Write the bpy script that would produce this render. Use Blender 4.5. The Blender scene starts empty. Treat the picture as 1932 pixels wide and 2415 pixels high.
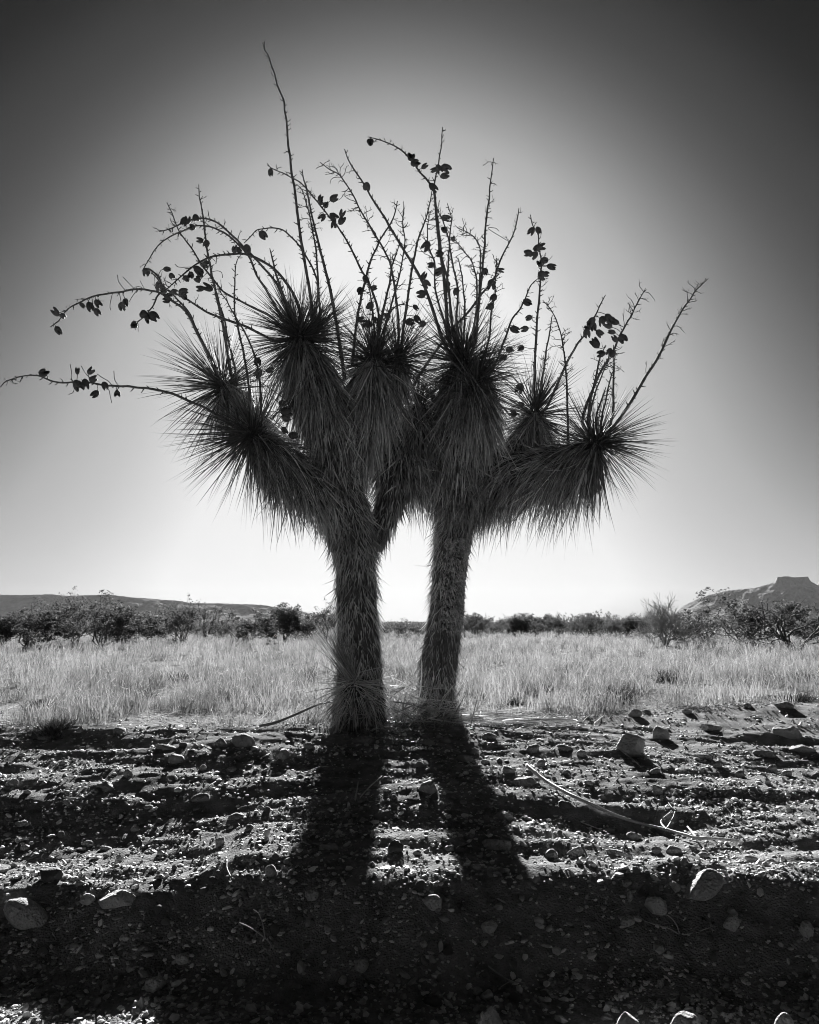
import bpy, math, random
import numpy as np
from mathutils import Vector, Matrix
rng = np.random.default_rng(7); random.seed(7)
sc = bpy.context.scene; COL = sc.collection
rad = math.radians

# ------------------------------------------------------------------ camera, sky, sun, exposure
CAMZ = 1.6; PITCH = rad(7.73); F = 1900.0; CX, CY = 966.0, 1207.5
cam = bpy.data.cameras.new('camera'); camo = bpy.data.objects.new('camera', cam); COL.objects.link(camo); sc.camera = camo
cam.sensor_fit = 'VERTICAL'; cam.sensor_height = 24; cam.lens = F/2415*24
cam.clip_start = 0.05; cam.clip_end = 20000
camo.location = (0, 0, CAMZ); camo.rotation_euler = (math.pi/2+PITCH, 0, 0)
FW = Vector((0, math.cos(PITCH), math.sin(PITCH))); UP = Vector((0, -math.sin(PITCH), math.cos(PITCH)))
def ray(px, py):
    return (Vector((1, 0, 0))*(px-CX) + UP*(CY-py) + FW*F)
def P(px, py, d):            # the point at world distance y=d seen there in the photograph
    r = ray(px, py); return Vector((0, 0, CAMZ)) + r*(d/r.y)
SUN = ray(930, 812).normalized()
sun_el = math.asin(SUN.z); sun_az = math.atan2(SUN.x, SUN.y)
EXPO = 2.2
sc.view_settings.view_transform = 'Standard'; sc.view_settings.look = 'None'
sc.view_settings.exposure = EXPO; sc.view_settings.gamma = 1.0; sc.view_settings.use_curve_mapping = False
sc.cycles.filter_width = 1.0
w = bpy.data.worlds.new('World'); sc.world = w; w.use_nodes = True
nt = w.node_tree; nt.nodes.clear()
def N(nt, t, **k):
    n = nt.nodes.new(t)
    for a, b in k.items(): setattr(n, a, b)
    return n
def M_(nt, op, a, b=None, c=None, clamp=False):
    n = nt.nodes.new('ShaderNodeMath'); n.operation = op; n.use_clamp = clamp
    for i, v in enumerate((a, b, c)):
        if v is None: continue
        if isinstance(v, (int, float)): n.inputs[i].default_value = v
        else: nt.links.new(v, n.inputs[i])
    return n.outputs[0]
sky = N(nt, 'ShaderNodeTexSky', sky_type='NISHITA', sun_disc=False, sun_elevation=sun_el, sun_rotation=sun_az, dust_density=2.0)
sep = N(nt, 'ShaderNodeSeparateColor'); nt.links.new(sky.outputs[0], sep.inputs[0])
# black and white film behind a red filter, with its contrast curve, applied to the whole sky alike
cr = N(nt, 'ShaderNodeValToRGB'); e = cr.color_ramp.elements
CURVE = [(0, .004), (3.4, .004), (4.4, .016), (5.3, .040), (6.3, .060), (7.3, .090), (9.1, .165), (11.5, .28), (14.7, .42), (18, .50), (20, .54), (31, .83), (52, .90), (100, 1.0)]
e[0].position = 0; e[0].color = (.004, .004, .004, 1); e[1].position = 1; e[1].color = (1, 1, 1, 1)
for a_, b_ in CURVE[1:-1]:
    q_ = e.new(a_/100); q_.color = (b_, b_, b_, 1)
nt.links.new(M_(nt, 'MULTIPLY', sep.outputs[0], .01), cr.inputs[0])
v = M_(nt, 'ADD', cr.outputs[0], M_(nt, 'MINIMUM', M_(nt, 'MAXIMUM', M_(nt, 'MULTIPLY_ADD', sep.outputs[0], .01, -1.0), 0), 2.0))
v = M_(nt, 'MULTIPLY', v, 10.0/2**EXPO)
bg = N(nt, 'ShaderNodeBackground'); bg.inputs[1].default_value = 0.1; nt.links.new(v, bg.inputs[0])
wo = N(nt, 'ShaderNodeOutputWorld'); nt.links.new(bg.outputs[0], wo.inputs[0])
sl = bpy.data.lights.new('sun', 'SUN'); sl.energy = 5.0; sl.angle = rad(0.5); sl.color = (1, 1, 1)
so = bpy.data.objects.new('sun', sl); COL.objects.link(so); so.rotation_euler = SUN.to_track_quat('Z', 'Y').to_euler(); so.location = (0, 20, 10)

# ------------------------------------------------------------------ noise and ground height
def _h(ix, iy, s):
    n = (ix.astype(np.int64)*374761393 + iy.astype(np.int64)*668265263 + s*1442695041) & 0xffffffff
    n = ((n ^ (n >> 13))*1274126177) & 0xffffffff
    return ((n ^ (n >> 16)) & 0xffff)/65535.0
def vn(x, y, s=0):
    x = np.asarray(x, float); y = np.asarray(y, float)
    ix = np.floor(x); iy = np.floor(y); fx = x-ix; fy = y-iy
    fx = fx*fx*(3-2*fx); fy = fy*fy*(3-2*fy)
    a = _h(ix, iy, s); b = _h(ix+1, iy, s); c = _h(ix, iy+1, s); d = _h(ix+1, iy+1, s)
    return (a+(b-a)*fx + (c-a)*fy + (a-b-c+d)*fx*fy)*2-1
def fbm(x, y, s=0, o=4, g=.5):
    r = 0; a = 1; t = 0
    for i in range(o):
        r = r+a*vn(x*2**i+i*17.3, y*2**i+i*9.1, s+i); t += a; a *= g
    return r/t
def edge(x):                 # where gravel ends and the field begins
    return 7.05+np.interp(x, [-1, .3, 1, 4.5, 8], [-.05, .45, .8, 2.1, 2.4])+.10*vn(np.asarray(x)*1.3, 0*np.asarray(x)+3.3, 5)
PY = [-60, 3.70, 3.86, 4.25, 4.38, 4.85, 5.5, 6.5, 7.05, 7.5, 8.6, 12, 30, 60, 4000]
PZ = [0, 0, .04, .335, .365, .368, .475, .62, .70, .675, .66, .67, .70, .72, .72]
def sstep(a, b, x):
    t = np.clip((x-a)/(b-a), 0, 1); return t*t*(3-2*t)
def H(x, y):
    x = np.asarray(x, float); y = np.asarray(y, float)
    k = 7.05/edge(x)
    wob = .13*vn(x*.9, x*0+1.7, 11)+.08*vn(x*2.3, x*0+4.1, 12)+.035*vn(x*6.1, x*0+7.1, 13)
    wob = wob-.10*np.exp(-((x-1.0)/.45)**2)          # crumbled lump right of centre
    ys = np.where(y < 4.6, y+wob*sstep(3.2, 3.9, y), y+wob*np.clip((5.6-y)/1.0, 0, 1))
    ys = np.where(ys > 5.0, 5.0+(ys-5.0)*((7.05-5.0)/(edge(x)-5.0)), ys)
    ys = np.where(y > edge(x), y-edge(x)+7.05, ys)
    z = np.interp(ys, PY, PZ)
    z = z*(1-.25*(1-sstep(-1.15, -.85, x))*(1-sstep(4.5, 5.6, y)))
    bench = sstep(4.15, 4.5, y)*(1-sstep(edge(x)-.1, edge(x)+.5, y))
    face = sstep(3.6, 3.9, y)*(1-bench)*(1-sstep(6, 7, y))
    z = z+bench*(.085*fbm(x/1.7+3, y/.60, 21, 2)+.034*fbm(x/.7, y/.19, 23, 2)+.013*fbm(x/.14, y/.07, 25, 3))
    z = z+face*(.035*fbm(x/.5, y/.35, 31, 3)+.014*fbm((x*.7+y*.7)/.15, (y*.7-x*.7)/.13, 33, 4, .6))
    z = z+.007*fbm((x*.8+y*.6)/.11, (y*.8-x*.6)/.11, 41, 4, .6)*(1-sstep(9, 14, y))
    field = sstep(8, 12, y)
    z = z+field*.05*fbm(x/4, y/4, 51, 2)*(1-sstep(60, 200, y))
    z = z+.03*np.exp(-((x-1.07)/.16)**2-((y-4.2)/.13)**2)*1.6
    return z
def onground(px, py):        # where the line of sight meets the ground
    r = ray(px, py); t = np.concatenate([np.arange(2.5, 12, .01), np.arange(12, 80, .1)])
    x = r.x/r.y*t; z = CAMZ+r.z/r.y*t; g = H(x, t)
    i = int(np.argmax(z <= g)); 
    return Vector((x[i], t[i], g[i]))

# ------------------------------------------------------------------ object helpers
def tag(o, label=None, cat=None, group=None, kind=None):
    if label: o['label'] = label
    if cat: o['category'] = cat
    if group: o['group'] = group
    if kind: o['kind'] = kind
    return o
def mesh_tri(name, V, T, mat=None, smooth=True, tone=None):
    V = np.ascontiguousarray(V, dtype=np.float32); T = np.ascontiguousarray(T, dtype=np.int32)
    me = bpy.data.meshes.new(name)
    me.vertices.add(len(V)); me.vertices.foreach_set('co', V.ravel())
    me.loops.add(T.size); me.loops.foreach_set('vertex_index', T.ravel())
    me.polygons.add(len(T)); me.polygons.foreach_set('loop_start', np.arange(0, T.size, 3, dtype=np.int32))
    me.polygons.foreach_set('loop_total', np.full(len(T), 3, dtype=np.int32))
    me.update(calc_edges=True)
    me.polygons.foreach_set('use_smooth', np.full(len(T), bool(smooth)))
    if tone is not None:
        a = me.attributes.new('tone', 'FLOAT', 'POINT'); a.data.foreach_set('value', np.ascontiguousarray(tone, dtype=np.float32))
    if mat: me.materials.append(mat)
    return me
def link(name, me, parent=None, loc=None):
    o = bpy.data.objects.new(name, me); COL.objects.link(o)
    if loc is not None: o.location = loc
    if parent is not None: o.parent = parent
    return o
def empty(name, loc=(0, 0, 0)):
    o = bpy.data.objects.new(name, None); COL.objects.link(o); o.location = loc; o.empty_display_size = .1; return o
class Geo:
    def __init__(s): s.V = []; s.T = []; s.A = []; s.n = 0
    def add(s, V, T, tone=.5):
        V = np.asarray(V, float).reshape(-1, 3); T = np.asarray(T, int).reshape(-1, 3)
        s.V.append(V); s.T.append(T+s.n); s.n += len(V)
        s.A.append(np.full(len(V), tone) if np.isscalar(tone) else np.asarray(tone))
    def tube(s, pts, r, k=6, tone=.5, cap=True):
        pts = np.asarray(pts, float); n = len(pts); r = np.broadcast_to(np.asarray(r, float), (n,))
        t = np.gradient(pts, axis=0); t /= np.linalg.norm(t, axis=1)[:, None]+1e-9
        a = np.array([0, 0, 1.]) if abs(t[0][2]) < .9 else np.array([1., 0, 0])
        u = np.cross(t[0], a); u /= np.linalg.norm(u); ring = []
        ang = np.arange(k)*2*math.pi/k
        for i in range(n):
            u = u-t[i]*np.dot(u, t[i]); u /= np.linalg.norm(u)+1e-9; v = np.cross(t[i], u)
            ring.append(pts[i]+r[i]*(np.cos(ang)[:, None]*u+np.sin(ang)[:, None]*v))
        V = np.concatenate(ring+[pts[:1], pts[-1:]])
        i = np.arange(n-1)[:, None]*k; j = np.arange(k)[None]; j2 = (j+1) % k
        T = np.concatenate([np.stack([i+j, i+j2, i+k+j2], -1).reshape(-1, 3), np.stack([i+j, i+k+j2, i+k+j], -1).reshape(-1, 3)])
        if cap:
            jj = np.arange(k); T = np.concatenate([T, np.stack([np.full(k, n*k), (jj+1) % k, jj], -1), np.stack([np.full(k, n*k+1), (n-1)*k+jj, (n-1)*k+(jj+1) % k], -1)])
        s.add(V, T, tone)
    def mesh(s, name, mat, origin=None, smooth=True):
        V = np.concatenate(s.V)
        if origin is not None: V = V-np.array(origin)
        return mesh_tri(name, V, np.concatenate(s.T), mat, smooth, np.concatenate(s.A))
def catmull(p, m=6):
    p = np.asarray(p, float); q = np.vstack([2*p[0]-p[1], p, 2*p[-1]-p[-2]]); out = []
    for i in range(1, len(q)-2):
        t = (np.arange(m)/m)[:, None]
        out.append(.5*((2*q[i])+(-q[i-1]+q[i+1])*t+(2*q[i-1]-5*q[i]+4*q[i+1]-q[i+2])*t**2+(-q[i-1]+3*q[i]-3*q[i+1]+q[i+2])*t**3))
    out.append(p[-1:]); return np.vstack(out)
def nrm(a): return a/(np.linalg.norm(a, axis=-1, keepdims=True)+1e-9)
def blades(base, dirn, L, W, droop, segs=4, fold=.25, tone=None, side=0.0, taper=.75):
    """many curved tapering blades with a folded section -> V, T, tone"""
    n = len(base); dirn = nrm(dirn); rv = nrm(rng.normal(size=(n, 3)))
    cr = nrm(np.cross(dirn, rv)); nm = nrm(np.cross(cr, dirn))
    L = np.broadcast_to(L, (n,))[:, None]; W = np.broadcast_to(W, (n,))[:, None]; droop = np.broadcast_to(droop, (n,))[:, None]
    sd = rng.normal(size=(n, 1))*side
    V = np.zeros((n, 3*segs+1, 3))
    for i in range(segs+1):
        t = i/segs
        p = base+dirn*L*t+np.array([0, 0, -1.])*droop*L*t*t+cr*sd*L*t*t
        if i == segs: V[:, 3*segs] = p
        else:
            wd = W*(1-t)**taper*.5*(.75+.5*min(1, t*3))
            V[:, 3*i] = p-cr*wd; V[:, 3*i+1] = p+nm*wd*fold*2; V[:, 3*i+2] = p+cr*wd
    T = []
    for i in range(segs-1):
        a = 3*i
        T += [(a, a+1, a+4), (a, a+4, a+3), (a+1, a+2, a+5), (a+1, a+5, a+4)]
    a = 3*(segs-1); T += [(a, a+1, a+3), (a+1, a+2, a+3)]
    T = np.array(T)[None]+(np.arange(n)*(3*segs+1))[:, None, None]
    if tone is None: tone = rng.random(n)
    return V.reshape(-1, 3), T.reshape(-1, 3), np.repeat(tone, 3*segs+1)

# ------------------------------------------------------------------ materials (all neutral greys: the photograph is black and white)
def mat(name, lo, hi, rough=.8, scale=8., bump=.0, bscale=60., tone=False, transl=0., spec=.5, det=6., rnd=False, bdist=.01):
    m = bpy.data.materials.new(name); m.use_nodes = True; nt = m.node_tree; b = nt.nodes['Principled BSDF']
    tc = N(nt, 'ShaderNodeTexCoord'); nz = N(nt, 'ShaderNodeTexNoise'); nz.inputs['Scale'].default_value = scale; nz.inputs['Detail'].default_value = det
    nz.inputs['Roughness'].default_value = .65
    nt.links.new(tc.outputs['Object'], nz.inputs['Vector'])
    f = M_(nt, 'MULTIPLY_ADD', nz.outputs[0], 2.2, -.6, clamp=True)
    if tone:
        at = N(nt, 'ShaderNodeAttribute', attribute_name='tone'); f = M_(nt, 'MULTIPLY', M_(nt, 'ADD', f, M_(nt, 'MULTIPLY', at.outputs['Fac'], 2.0)), 1/3)
    if rnd:
        oi = N(nt, 'ShaderNodeObjectInfo'); f = M_(nt, 'MULTIPLY', M_(nt, 'ADD', f, M_(nt, 'MULTIPLY', oi.outputs['Random'], 1.2)), 1/2.2)
    c = M_(nt, 'MULTIPLY_ADD', f, hi-lo, lo)
    cb = N(nt, 'ShaderNodeCombineColor')
    for i in range(3): nt.links.new(c, cb.inputs[i])
    nt.links.new(cb.outputs[0], b.inputs['Base Color']); b.inputs['Roughness'].default_value = rough
    b.inputs['Specular IOR Level'].default_value = spec
    if bump:
        n2 = N(nt, 'ShaderNodeTexNoise'); n2.inputs['Scale'].default_value = bscale; n2.inputs['Detail'].default_value = 5
        nt.links.new(tc.outputs['Object'], n2.inputs['Vector'])
        bp = N(nt, 'ShaderNodeBump'); bp.inputs['Strength'].default_value = bump; bp.inputs['Distance'].default_value = bdist
        nt.links.new(n2.outputs[0], bp.inputs['Height']); nt.links.new(bp.outputs[0], b.inputs['Normal'])
    if transl:
        tr = N(nt, 'ShaderNodeBsdfTranslucent'); nt.links.new(cb.outputs[0], tr.inputs['Color'])
        mx = N(nt, 'ShaderNodeMixShader'); mx.inputs[0].default_value = transl
        nt.links.new(b.outputs[0], mx.inputs[1]); nt.links.new(tr.outputs[0], mx.inputs[2])
        nt.links.new(mx.outputs[0], nt.nodes['Material Output'].inputs[0])
    return m
MAT = dict(
    ground=mat('gravelly_soil', .09, .34, 1.0, 9, .9, 90, det=10, spec=.0, bdist=.02),
    gravel=mat('gravel_grit', .07, .78, .7, 30, .3, 200, tone=True, spec=.35, bdist=.004),
    stone=mat('weathered_stone', .16, .42, .9, 14, 1.0, 55, rnd=True, spec=.15, det=12, bdist=.03),
    brightenedstone=mat('brightened_stone', .26, .55, .9, 14, 1.0, 55, rnd=True, spec=.15, det=12, bdist=.03),  # weathered stone with a lightened colour, standing in for light in the shade
    darkstone=mat('dark_stone', .03, .10, .7, 9, .6, 45, spec=.4, det=10, bdist=.012),
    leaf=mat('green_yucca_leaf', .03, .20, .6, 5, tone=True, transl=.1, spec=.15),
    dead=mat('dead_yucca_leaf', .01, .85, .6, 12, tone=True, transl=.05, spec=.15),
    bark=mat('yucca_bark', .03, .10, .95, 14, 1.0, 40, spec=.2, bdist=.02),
    stalk=mat('dry_stalk', .06, .20, .9, 25, .5, 90, spec=.08, bdist=.004),
    pod=mat('seed_pod_husk', .04, .17, .8, 30, .7, 80, spec=.3, rnd=True, bdist=.004),
    grass=mat('dry_grass', .03, .38, .85, 1.2, tone=True, transl=.42, spec=.2),
    tussock=mat('dark_tussock', .03, .12, .85, 6, tone=True, transl=.1, spec=.2),
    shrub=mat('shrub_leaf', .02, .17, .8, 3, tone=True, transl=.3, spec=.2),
    wood=mat('shrub_wood', .04, .12, .85, 8, spec=.2, tone=True),
    twig=mat('bare_tree_wood', .18, .34, .85, 8, spec=.1),
    pale=mat('pale_dead_wood', .25, .45, .7, 20, .4, 80, spec=.3, bdist=.004),
    hill=mat('far_hillside', .10, .26, 1.0, .02, .5, .05, spec=0., det=14, bdist=20),
)

# ------------------------------------------------------------------ ground sheet
def graded(dense, lo, hi): pass
ys = np.concatenate([-np.geomspace(60, .5, 14), np.linspace(0, 2.7, 14), np.arange(2.78, 7.6, .0185), 7.6*np.geomspace(1, 12, 150)[1:], 91.2*np.geomspace(1, 60, 30)[1:]])
uu = np.concatenate([-np.geomspace(14, .66, 16), np.linspace(-.63, .63, 480), np.geomspace(.66, 14, 16)])
wy = np.sqrt(ys**2+4.0)
X = uu[None]*wy[:, None]; Y = np.repeat(ys[:, None], len(uu), 1)
Z = H(X, Y); nx = len(uu); ny = len(ys)
i = (np.arange(ny-1)[:, None]*nx+np.arange(nx-1)[None]).ravel()
T = np.concatenate([np.stack([i, i+1, i+nx+1], -1), np.stack([i, i+nx+1, i+nx], -1)])
g = link('ground', mesh_tri('ground', np.stack([X, Y, Z], -1).reshape(-1, 3), T, MAT['ground'])); g['kind'] = 'structure'

# ------------------------------------------------------------------ hills
def hillmesh(name, x0, x1, d0, d1, ridge, seed, cliff=None):
    us = np.linspace(x0, x1, 330); vs = np.linspace(0, 1.6, 50)
    U, Vv = np.meshgrid(us, vs); D = d0+(d1-d0)*Vv
    top = np.interp(U, [a for a, b in ridge], [b for a, b in ridge])
    hz = (1465.4-top)/F*d1*1.0
    prof = np.where(Vv < 1, np.clip(Vv, 0, 1)**1.25, np.clip(1-(Vv-1)*1.2, 0, 1))
    gul = fbm(U/45+seed, Vv*3, seed, 5, .6)
    z = CAMZ+hz*prof*(1+.40*gul*np.sin(np.clip(Vv, 0, 1)*math.pi)) + 1.2*fbm(U/3.5, Vv*20, seed+4, 3)*(hz > 1)-1.5*(1-Vv)
    if cliff:
        for c0, c1, y in cliff:
            m = sstep(c0-3, c0+3, U+3*vn(U/9, Vv*9, 3))*(1-sstep(c1-3, c1+3, U+3*vn(U/9, Vv*9, 4)))*sstep(.90, .94, Vv+.012*vn(U/6, Vv*0, 5))*(1-sstep(1.25, 1.3, Vv))
            zz = CAMZ+(1465.4-y+1.5*vn(U/10, Vv*4, 6))/F*d1*.97
            z = z*(1-m)+np.maximum(z, zz)*m
    Xw = (U-CX)/F*D/math.cos(PITCH)*1.0
    ny, nx = U.shape; i = (np.arange(ny-1)[:, None]*nx+np.arange(nx-1)[None]).ravel()
    T = np.concatenate([np.stack([i, i+1, i+nx+1], -1), np.stack([i, i+nx+1, i+nx], -1)])
    o = link(name, mesh_tri(name, np.stack([Xw, D, z], -1).reshape(-1, 3), T, MAT['hill'])); o['kind'] = 'structure'; return o
hillmesh('hill', -900, 900, 2190, 2400, [(-900, 1350), (-300, 1385), (0, 1402), (60, 1403), (135, 1401), (170, 1405), (230, 1403), (265, 1402), (330, 1409), (430, 1417), (460, 1422), (540, 1423), (620, 1426), (700, 1439), (760, 1450), (840, 1462), (900, 1468)], 3)
hillmesh('mesa', 1540, 2900, 1840, 2100, [(1540, 1467), (1575, 1450), (1600, 1430), (1640, 1410), (1655, 1404), (1710, 1392), (1770, 1386), (1815, 1373), (1900, 1370), (1932, 1388), (2100, 1398), (2500, 1380), (2900, 1400)], 8, cliff=[(1822, 1898, 1359)])
hillmesh('butte', 1880, 2500, 2900, 3200, [(1880, 1466), (1912, 1385), (1922, 1369), (1940, 1360), (2000, 1352), (2300, 1360), (2500, 1400)], 15)

# ------------------------------------------------------------------ the two yuccas
def limb_pts(lst):                         # (px, py, depth, radius px) -> smooth centre line and radii
    p = np.array([list(P(a, b, d)) for a, b, d, r in lst]); r = np.array([r*d/F for a, b, d, r in lst])
    q = catmull(p, 8); rr = np.interp(np.linspace(0, len(r)-1, len(q)), np.arange(len(r)), r)
    return q, rr
def limb_mesh(root, name, lst, k=16):
    q, rr = limb_pts(lst); G = Geo(); G.tube(q, rr, k)
    V = G.V[0]; a = fbm(V[:, 0]*30+V[:, 1]*17, V[:, 2]*30, 77, 3)
    V += nrm(V-V.mean(0))*(a*.008)[:, None]*np.array([1, 1, .2])
    o = link(name, G.mesh(name, MAT['bark'], root.location), root); return q, rr
def skirt(G, q, rr, n, L0, L1, out0, out1, grav, wpx=.0155, t0=0., t1=1., droop=.35, side=.12, rm=1.0, back=.9, bright=0.):
    """dead leaves lying back along a limb; L, out from the trunk end (0) to the rosette end (1)"""
    n = int(n*.78); droop = droop*1.5; side = side*1.3; out0 *= 1.5; out1 *= 1.45; grav *= .85
    m = len(q); s = t0+(t1-t0)*rng.random(n); f = s*(m-1); i = np.minimum(f.astype(int), m-2); fr = (f-i)[:, None]
    c = q[i]*(1-fr)+q[i+1]*fr; T = nrm(q[i+1]-q[i]); r = np.interp(f, np.arange(m), rr)[:, None]
    a = nrm(np.cross(T, np.array([.3, .9, .2]))); b = np.cross(T, a); th = rng.random(n)*2*math.pi
    radial = np.cos(th)[:, None]*a+np.sin(th)[:, None]*b
    ss = ((s-t0)/(t1-t0+1e-9))[:, None]; out = out0+(out1-out0)*ss; L = (L0+(L1-L0)*ss[:, 0])*(.55+.6*rng.random(n))
    cl = .5*vn(s*9+n*.01, th*1.3, 91)+.5*vn(s*23, th*3, 92); L = L*(1+.55*cl); out = out*(1+.5*vn(s*11+5, th*2, 93))[:, None]
    d = -T*back+radial*out*(.5+rng.random((n, 1)))+np.array([0, 0, -1.])*grav+rng.normal(size=(n, 3))*.25
    V, Tn, A = blades(c+radial*r*rm*.92, d, L, wpx*(.7+.6*rng.random(n)), droop*(.4+rng.random(n)), side=side, tone=np.clip(np.where(rng.random(n) < .4, rng.random(n)*.3, rng.random(n))+bright+.5*fbm(c[:, 0]*9+c[:, 1]*5, c[:, 2]*9, 88, 2), 0, 1))
    G.add(V, Tn, A)
LEAVES = {}
def leaf_variants():
    for k in range(6):
        V, T, A = blades(np.zeros((1, 3)), np.array([[0, 0, 1.]]), 1.0, .019, 0, segs=6, side=0, tone=np.array([.35]))
        t = V[:, 2].copy(); V[:, 0] += (.04+.05*k)*t*t; V[:, 2] -= .02*k*t*t
        LEAVES[k] = mesh_tri('leaf', V, T, MAT['leaf'], True, A)
leaf_variants()
def rosette(root, G, c, axis, L, n, nsep, spread=100, fan=.75, tuft=.06, cap=None):
    """live leaves round a growing point; nsep of them (outermost) are objects of their own"""
    axis = np.array(Vector(axis).normalized()); c = np.array(c)
    a = nrm(np.cross(axis, [.3, .9, .1])); b = np.cross(axis, a)
    def dirs(n, lo=0., hi=1.):
        t = np.radians(spread)*(lo+(hi-lo)*rng.random(n))**fan; th = rng.random(n)*2*math.pi
        return np.cos(t)[:, None]*axis+np.sin(t)[:, None]*(np.cos(th)[:, None]*a+np.sin(th)[:, None]*b), t
    d, t = dirs(n)
    V, T, A = blades(c+d*.02+axis*(.03-t[:, None]*.045)+rng.normal(size=(n, 3))*tuft*.35, d, L*(.6+.5*rng.random(n)), .0085, .05+.13*(t/1.8)*rng.random(n), side=.06, tone=rng.random(n)*.6)
    G.add(V, T, A)
    d, t = dirs(nsep, .15, 1.)
    for j in range(nsep):
        o = link('leaf', LEAVES[random.randrange(6)], root)
        z = Vector(d[j]); x = Vector((0, 0, -1))-z*z.dot(Vector((0, 0, -1))); x = x.normalized() if x.length > 1e-3 else Vector((1, 0, 0)); y = z.cross(x)
        Lj = L*random.uniform(.85, 1.13)
        loc = Vector(c+d[j]*.02+axis*(.02-t[j]*.05))-root.location
        m = Matrix((( x.x*Lj, y.x*Lj, z.x*Lj, loc.x), (x.y*Lj, y.y*Lj, z.y*Lj, loc.y), (x.z*Lj, y.z*Lj, z.z*Lj, loc.z), (0, 0, 0, 1)))
        o.matrix_local = m
bL = P(850, 1700, 7.35); bL.z = float(H(bL.x, bL.y)); bR = P(1050, 1682, 8.0); bR.z = float(H(bR.x, bR.y))
TL = empty('yucca_tree', bL); TR = empty('yucca_tree', bR)
tag(TL, 'left of the two tall yuccas, thick shaggy trunk forking into four leafy heads', 'yucca')
tag(TR, 'right of the two tall yuccas, leaning trunk with a bare knobbly patch', 'yucca')
GL, GR, SL, SR = Geo(), Geo(), Geo(), Geo()          # live leaves, dead skirts
# left plant
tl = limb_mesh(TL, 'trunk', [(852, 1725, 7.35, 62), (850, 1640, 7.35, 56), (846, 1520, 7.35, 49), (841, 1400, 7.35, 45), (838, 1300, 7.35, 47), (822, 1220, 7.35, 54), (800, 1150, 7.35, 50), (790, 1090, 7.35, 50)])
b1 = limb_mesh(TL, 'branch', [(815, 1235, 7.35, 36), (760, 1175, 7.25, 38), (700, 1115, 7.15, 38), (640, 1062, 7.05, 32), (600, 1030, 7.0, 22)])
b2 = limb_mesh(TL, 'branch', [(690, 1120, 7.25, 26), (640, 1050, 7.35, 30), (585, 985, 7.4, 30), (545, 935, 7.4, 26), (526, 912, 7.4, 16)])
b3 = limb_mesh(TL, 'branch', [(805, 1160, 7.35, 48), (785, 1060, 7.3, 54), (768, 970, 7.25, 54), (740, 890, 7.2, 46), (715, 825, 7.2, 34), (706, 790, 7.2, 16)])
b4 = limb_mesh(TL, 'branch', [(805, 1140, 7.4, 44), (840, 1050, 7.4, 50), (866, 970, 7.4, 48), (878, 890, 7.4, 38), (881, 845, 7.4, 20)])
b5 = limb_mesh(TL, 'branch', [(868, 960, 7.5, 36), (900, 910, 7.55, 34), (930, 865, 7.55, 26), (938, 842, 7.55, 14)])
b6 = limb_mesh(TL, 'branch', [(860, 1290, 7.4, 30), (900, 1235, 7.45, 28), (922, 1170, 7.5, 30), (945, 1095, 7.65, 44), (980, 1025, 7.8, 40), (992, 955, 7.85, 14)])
skirt(SL, *tl, 9000, .17, .20, .10, .12, .15, .0095, side=.12, droop=.05, t0=.06, bright=.12)
skirt(SL, *tl, 1500, .12, .22, .28, .30, .15, .008, side=.2, droop=.1, t0=.1, bright=.2)
skirt(SL, *b1, 1700, .20, .46, .22, .42, .55, side=.14, droop=.3)
skirt(SL, *b2, 1100, .25, .38, .3, .5, .5, side=.14, droop=.3)
skirt(SL, *b3, 4200, .20, .47, .14, .27, .45, side=.16, droop=.25)
skirt(SL, *b4, 3800, .20, .47, .13, .28, .45, side=.14, droop=.25)
skirt(SL, *b5, 900, .4, .50, .25, .4, .5, side=.14, droop=.25)
skirt(SL, *b6, 1300, .12, .16, .14, .2, .3, side=.14, t1=.55)
skirt(SL, *b6, 1500, .26, .40, .4, .5, .5, t0=.5, side=.14, droop=.3)
skirt(SL, *b3, 600, .35, .52, .5, .6, .6, side=.2, droop=.35, t0=.45)
skirt(SL, *b4, 600, .35, .52, .5, .6, .6, side=.2, droop=.35, t0=.45)
# right plant
tr = limb_mesh(TR, 'trunk', [(1046, 1705, 8.0, 40), (1030, 1640, 8.0, 42), (1036, 1560, 8.0, 43), (1047, 1470, 8.0, 37), (1056, 1375, 8.0, 34), (1063, 1290, 8.0, 37), (1082, 1210, 8.0, 46), (1092, 1130, 8.0, 58)])
r1 = limb_mesh(TR, 'branch', [(1085, 1210, 8.0, 46), (1090, 1120, 7.95, 60), (1092, 1030, 7.9, 62), (1098, 950, 7.85, 56), (1100, 890, 7.8, 44), (1094, 845, 7.8, 20)])
r1b = limb_mesh(TR, 'branch', [(1105, 985, 7.8, 34), (1118, 935, 7.7, 30), (1124, 905, 7.65, 16)])
r2 = limb_mesh(TR, 'branch', [(1105, 1190, 8.0, 44), (1165, 1125, 8.05, 46), (1225, 1060, 8.1, 38), (1258, 1000, 8.1, 22), (1262, 970, 8.1, 12)])
r3 = limb_mesh(TR, 'branch', [(1140, 1150, 8.0, 44), (1215, 1120, 7.9, 50), (1295, 1105, 7.8, 50), (1365, 1080, 7.7, 38), (1412, 1045, 7.65, 20)])
r4 = limb_mesh(TR, 'branch', [(1070, 1130, 8.1, 44), (1020, 1090, 8.2, 50), (985, 1060, 8.25, 44), (960, 1045, 8.25, 26)])
skirt(SR, *tr, 8000, .14, .19, .10, .13, .15, .0095, side=.12, droop=.05, t0=.06, bright=.05)
skirt(SR, *tr, 1200, .12, .2, .26, .30, .15, .008, side=.2, droop=.1, t0=.1, bright=.2)
skirt(SR, *r1, 5200, .20, .50, .14, .34, .5, side=.16, droop=.25)
skirt(SR, *r1b, 700, .45, .6, .3, .4, .5, side=.16, droop=.3)
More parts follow.
